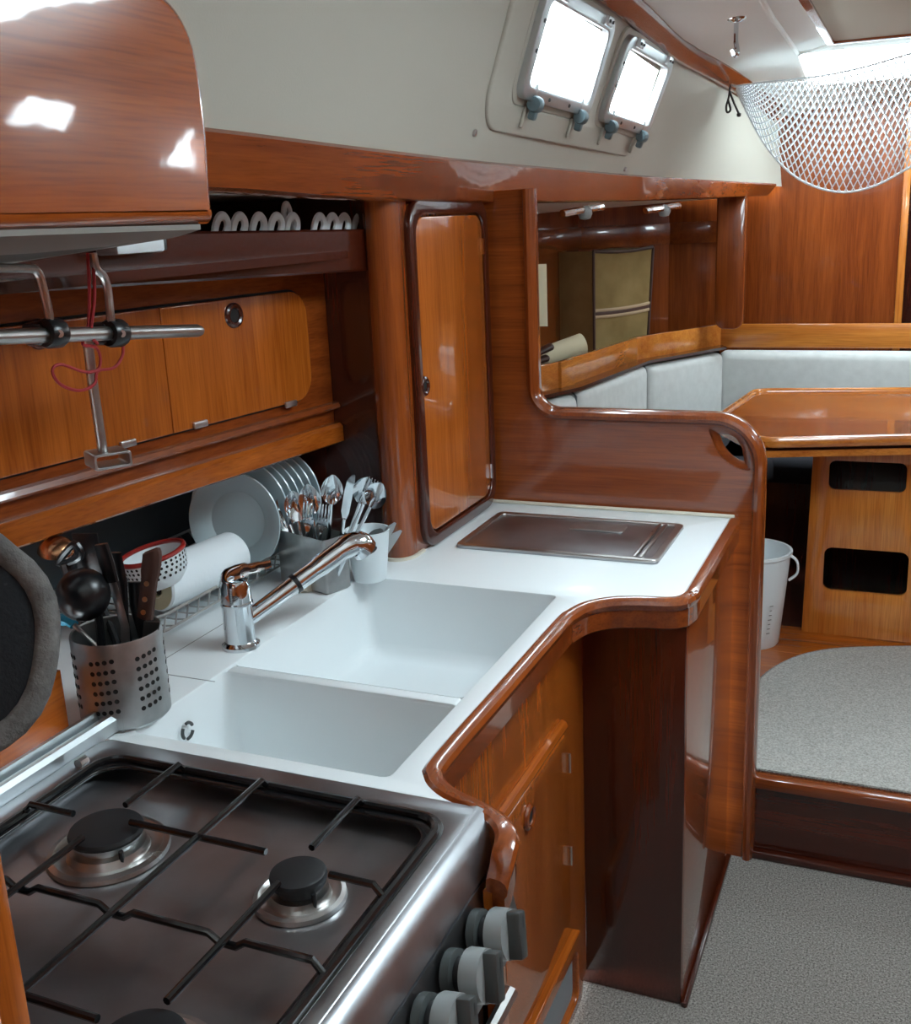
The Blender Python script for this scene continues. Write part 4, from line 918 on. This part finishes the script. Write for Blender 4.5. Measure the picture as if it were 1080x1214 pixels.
for y in (2.48, 2.95, 3.4, 3.9, 4.3, 4.7): dp.append([beamb(y)+V(-.02, 0, .004), V(min(-1.0, beamb(y).x-.3), y, beamb(y).z*.5+.5*(1.555+.03*(y-2.48))), V(-1.56, y, 1.548+.03*(y-2.48))])
q = B(); q.grid(dp); obj('deckhead_panel', q, 'ceiling_white', sf)
# reading-lamp bars below the deckhead
for (x0_, y0_, x1_, y1_), yy, lab in (((667, 253, 714, 245), 3.15, 'nearer wooden lamp bar under the white deckhead above the shelf'), ((765, 250, 805, 244), 3.75, 'farther wooden lamp bar under the white deckhead above the shelf')):
    a = P(x0_, y0_, Y=yy-.1); c = P(x1_, y1_, Y=yy+.12)
    t = thing('reading_lamp', lab, 'lamp', (a+c)/2)
    q = B(); q.tube([a, c], [(.009, .012)]*2, 8); obj('bar', q, 'mahogany_y', t)
    mid = a.lerp(c, .55); q = B(); q.lathe([(0, -.03), (.016, -.026), (.022, -.012), (.02, 0), (.008, .01), (0, .012)], mid, (0, 0, 1), 16); obj('lamp_head', q, 'grey_plastic', t)
# bag
bz = RZ0+.012
f0_, f1_ = P(705, 412, Y=3.98), P(768, 402, Y=4.08)
bg_ = thing('canvas_bag', 'upright khaki canvas bag with a pale double stripe on the shelf', 'bag', V(-1.2, 4.05, bz))
A0, A1 = V(*P(700, 405, Y=3.93).xy, bz), V(*P(770, 400, Y=4.2).xy, bz)
A0 = V(P(704, 400, Y=4.12).x, 4.12, bz); A1 = V(P(772, 395, Y=4.38).x, 4.38, bz)
bu2 = (A1-A0).normalized(); BWd = (A1-A0).length; BH = P(704, 298, Y=4.12).z-bz; bvv = V(P(655, 400, Y=4.18).x, 4.18, bz)-A0
dpt = bvv.length; bvv.normalize()
def bagpt(u_, v_, w_): 
    bulge = .012*math.sin(PI*u_)*math.sin(PI*w_)
    return A0+bu2*(BWd*u_*(.92+.10*w_))+bvv*(dpt*v_)+V(0, 0, BH*w_*(1-.02*math.sin(PI*u_)))-bvv*(bulge*(1-2*v_))
q = B(); G = 6
for v_ in (0, 1): q.grid([[bagpt(i/G, v_, j/G) for i in range(G+1)] for j in range(G+1)])
for u_ in (0, 1): q.grid([[bagpt(u_, i/G, j/G) for i in range(G+1)] for j in range(G+1)])
for w_ in (0, 1): q.grid([[bagpt(i/G, j/G, w_) for i in range(G+1)] for j in range(G+1)])
obj('body', q, 'bag_canvas', bg_)
q = B(); q.grid([[bagpt(0, i/G, j/G)-bu2*(.003+.01*math.sin(PI*i/G)) for i in range(G+1)] for j in range(G+1)]); obj('side_panel', q, 'bag_side', bg_)
for e in (0, 1): q = B(); q.tube([bagpt(e, 0, j/8)-bvv*.002 for j in range(9)], .006, 8); obj('binding', q, 'brown_leather', bg_)
q = B(); q.tube([bagpt(i/8, 0, 1) for i in range(9)], .007, 8); obj('binding', q, 'brown_leather', bg_)
for w_ in (.40, .46):
    q = B(); q.tube([bagpt(i/8, 0, w_+.02*i/8)-bvv*.004 for i in range(9)], [(.006, .0015)]*9, 6, flat=(0, 0, 1)); obj('stripe', q, 'strap_pale', bg_)
q = B(); q.tube([bagpt(i/8, 0, .43+.02*i/8)-bvv*.003 for i in range(9)], [(.008, .0015)]*9, 6, flat=(0, 0, 1)); obj('stripe', q, 'brown_leather', bg_)
# rolled paper chart
a, c = P(640, 425, Y=3.62), P(690, 408, Y=3.74)
a.z = max(a.z, bz+.05); dv = (c-a).normalized()
q = B(); q.lathe([(.034, -.02), (.036, 0), (.04, (c-a).length), (.038, (c-a).length), (.032, -.02), (.034, -.02)], a, dv, 28); obj('paper_roll', q, 'cream_paper', None, V(a.x, a.y, bz), label='cream paper roll lying on the shelf before the canvas bag', category='paper roll')
for (ax0, ay0, ax1, ay1), lab in (((625, 424, 655, 410), 'upper brown leather strap end beside the paper roll'), ((622, 432, 650, 424), 'lower brown leather strap end beside the paper roll')):
    a, c = P(ax0, ay0, Y=3.5), P(ax1, ay1, Y=3.56); q = B(); q.tube(smooth([a-V(.02, .05, 0), a, a.lerp(c, .7), c], 4), [(.018, .012)]*8+[(.02, .013)]*4+[(.014, .009)], 10, flat=(1, 0, 0)); obj('leather_strap', q, 'brown_leather', None, a, label=lab, category='strap')
# table
TZ = .93
T = [P(895, 463, Z=TZ), P(850, 495, Z=TZ), P(905, 522, Z=TZ)]
fr_d = (P(1080, 518, Z=TZ)-T[2]).normalized(); bk_d = (P(1080, 462, Z=TZ)-T[0]).normalized()
poly = [T[0], T[1], T[2], T[2]+fr_d*1.0, T[0]+bk_d*1.15]
tb = thing('saloon_table', 'glossy teak saloon table with golden edge and slotted pedestal', 'table', (-.05, 3.6, FZ))
q = B(); q.prism([p+V(0, 0, -.022) for p in poly], (0, 0, .018)); obj('top', q, 'teak_x', tb)
pc = smooth(poly[:1]+poly[:1], 1)
def edge_loop(z, r, nm, mat):
    g_ = B(); n = len(poly); cen = sum(poly, V(0, 0, 0))/n; pts_ = []
    for i in range(n):
        p0_, p1_, p2_ = poly[i-1], poly[i], poly[(i+1) % n]; a_ = p1_+(p0_-p1_).normalized()*.05; c_ = p1_+(p2_-p1_).normalized()*.05
        for t in (0, .25, .5, .75, 1): pts_.append((a_*(1-t)**2+p1_*2*t*(1-t)+c_*t*t)+V(0, 0, z))
    g_.tube(pts_, [r]*len(pts_), 10, closed=True, flat=(0, 0, 1)); return obj(nm, g_, mat, tb)
edge_loop(-.008, (.017, .014), 'edge', 'golden_x')
q = B(); q.prism([p+V(0, .01, -.055) for p in poly], (0, 0, .02)); obj('lower_leaf', q, 'golden_x', tb)
bx0 = P(950, 748, Y=3.48).x; bx1 = .14
def slot(x0_, y0_, x1_, y1_, r_):
    a = P(x0_, y1_, Y=3.48); c = P(x1_, y0_, Y=3.48); return rrect(a.x, a.z, c.x, c.z, r_)
outl = [(bx0, FZ), (bx1, FZ), (bx1-.012, TZ-.055), (bx0+.012, TZ-.055)]
sl1 = slot(975, 656, 1078, 699, .025); sl2_ = slot(982, 550, 1076, 580, .02)
q = B(); q.plate([outl, sl1, sl2_], MX((0, 3.49, 0), (1, 0, 0), (0, 0, 1)), .02, .002, 1); obj('pedestal_front', q, 'golden_z', tb)
q = B(); q.box((bx0+.014, 3.5, FZ), (bx0+.03, 3.95, TZ-.056)); obj('pedestal_side', q, 'teak_z', tb)
q = B(); q.box((bx1-.03, 3.5, FZ), (bx1-.014, 3.95, TZ-.056)); obj('pedestal_side', q, 'teak_z', tb)
q = B(); q.box((bx0+.014, 3.95, FZ), (bx1-.014, 3.965, TZ-.056)); obj('pedestal_back', q, 'dark_wood_z', tb)
q = B(); q.box((-.19, 3.5, TZ-.08), (.1, 3.9, TZ-.06), .006); obj('drawer_tray', q, 'white_plastic', tb)
# white bin
bb0 = V(-.437, 3.36, FZ)
bn = thing('white_bin', 'white plastic bin with side handle behind the bulkhead post', 'bin', bb0)
q = B(); q.lathe([(0, .002), (.088, .0), (.092, .006), (.118, .30), (.124, .305), (.124, .315), (.115, .315), (.09, .01), (0, .006)], bb0, (0, 0, 1), 36); obj('bucket', q, 'white_plastic', bn)
q = B(); q.tube(smooth([bb0+V(.116, -.02, .31), bb0+V(.14, -.02, .29), bb0+V(.142, -.018, .25), bb0+V(.118, -.016, .225)], 4), [(.004, .009)]*13, 8, flat=(1, 0, 0)); obj('handle', q, 'white_plastic', bn)
q = B()
for k in range(7): q.obox(bb0+V(.066, -.0775+.0*k, .06+.016*k)+V(.0015*k, -.0015*k, 0), (.75, .66, 0), (-.66, .75, 0), (0, 0, 1), (.012-.002*(k % 3), .0012, .002), 0)
obj('printed_scale', q, 'dark_grey_plastic', bn)
# carpet on the raised floor
cpts = [P(x, y, Z=FZ) for x, y in ((1080, 768), (1000, 770), (955, 777), (925, 789), (905, 803), (900, 812), (898, 835), (890, 912))]
cps = smooth(cpts, 4); e0 = cpts[-1]
outl = [V(1.2, cps[0].y+.02, FZ)] + [V(p.x, p.y, FZ) for p in cps] + [V(-.30, 2.50, FZ), V(1.2, 2.50, FZ)]
q = B(); q.prism(outl, (0, 0, .007)); cm = thing('carpet_mat', 'pale grey carpet with curved edge covering the raised saloon floor', 'carpet', (.3, 3.0, FZ)); obj('pile', q, 'carpet_light', cm)
q = B(); q.tube([p+V(0, 0, .004) for p in outl[1:-1]] + [V(1.2, 2.5, FZ+.004)], .004, 6); obj('binding', q, 'carpet', cm)
# ================================================================== NET, HOOK, TIES
def NP(x, y, Y): return P(x, y, Y=Y)
YN = 4.05
topl = [(872, 102), (900, 98), (940, 94), (985, 88), (1030, 78), (1085, 62), (1130, 52), (1180, 50), (1240, 58)]
botl = [(873, 106), (888, 138), (910, 176), (938, 206), (968, 222), (1002, 228), (1038, 220), (1070, 203), (1110, 170)] 
botl = botl[:-1] + [(1095, 188), (1140, 150), (1190, 105), (1240, 62)]
topw = smooth([V(x, y, 0) for x, y in topl], 8); botw = smooth([V(x, y, 0) for x, y in botl], 8)
def lerp_poly(pl_, t): f = t*(len(pl_)-1); i = min(int(f), len(pl_)-2); return pl_[i].lerp(pl_[i+1], f-i)
def netpt(u_, v_, sgn):
    a = lerp_poly(topw, u_); c = lerp_poly(botw, u_); p = a.lerp(c, v_); b_ = math.sin(PI*min(1, u_*1.0))
    yy = YN + sgn*(.16*b_*math.cos(v_*PI/2))
    if sgn > 0: p = V(p.x, p.y + 6*(1-v_)*b_, 0)
    return NP(p.x, p.y, yy)
net = thing('storage_net', 'white knotted storage net slung below the ceiling', 'net', NP(1000, 228, YN))
for sgn, nm in ((-1, 'netting'), (1, 'netting')):
    q = B(); NC = 46; K = .24
    for i in range(-16, NC+16):
        for dirn in (1, -1):
            pts_ = []
            for j in range(15):
                v_ = j/14; u_ = i/NC + dirn*K*v_*.75
                if -.001 <= u_ <= 1.001: pts_.append(netpt(max(0, min(1, u_)), v_, sgn))
            if len(pts_) > 1: q.tube(pts_, .0022, 4, caps=False)
    obj(nm, q, 'net_white', net, kind='stuff')
q = B(); q.tube([netpt(i/40, 0, -1) for i in range(41)], .003, 6); q.tube([netpt(i/40, 0, 1) for i in range(41)], .003, 6); q.tube([netpt(i/40, 1, 1) for i in range(41)], .0042, 6); obj('rim_cord', q, 'net_white', net)
c = strip(4.2)
q = B(); q.tube([NP(878, 104, YN), NP(868, 101, 4.12)+V(0, 0, 0)], .006, 6); obj('tie', q, 'net_white', net)
q = B(); q.tube(smooth([NP(866, 100, 4.12), NP(864, 115, 4.12), NP(861, 126, 4.12), NP(862, 133, 4.12), NP(866, 130, 4.12), NP(863, 118, 4.12)], 4), .004, 6)
q.tube([NP(865, 108, 4.12), NP(870, 122, 4.12), NP(876, 135, 4.12)], .004, 6); q.lathe([(0, -.008), (.007, -.006), (.008, .004), (0, .008)], NP(876, 136, 4.12), (0, 0, 1), 10)
obj('dark_cord', q, 'cord_dark', None, NP(868, 110, 4.12), label='short dark cord with toggle tied at the net corner', category='cord')
p = ceil_hit(873, 22)
hk = thing('ceiling_hook', 'small bright metal hook screwed to the white ceiling', 'hook', p)
q = B(); q.lathe([(0, 0), (.03, 0), (.026, -.008), (.012, -.014), (0, -.016)], p+V(0, 0, .004), (0, 0, 1), 20); obj('plate', q, 'chrome', hk)
q = B(); q.tube(smooth([p+V(0, 0, -.01), p+V(0, 0, -.06), p+V(.004, 0, -.085), p+V(.0, .0, -.1), p+V(-.01, 0, -.085)], 4), [.007]*9+[.009]*8, 8); obj('hook', q, 'chrome', hk)
# small hook on the corner strip
for (x, y) in ((800, 52),):
    p = P(x, y, Y=3.85); q = B(); q.tube(smooth([p+V(0, 0, .012), p+V(.02, 0, 0), p+V(.02, 0, -.02), p+V(.008, 0, -.03)], 4), .005, 8); obj('strip_hook', q, 'steel', None, p, label='small steel hook on the mahogany corner strip above far port', category='hook')
# paper on the inside of the bulkhead
p = P(632, 350, Y=2.52)
q = B(); q.obox(V(-.855, 2.53, 1.41), (1, .0, 0), (0, 1, 0), (0, 0, 1), (.036, .002, .15), 0); obj('paper_note', q, 'cream_paper', None, V(-.855, 2.53, 1.34), label='pale paper edge showing just beyond the bulkhead opening', category='paper')
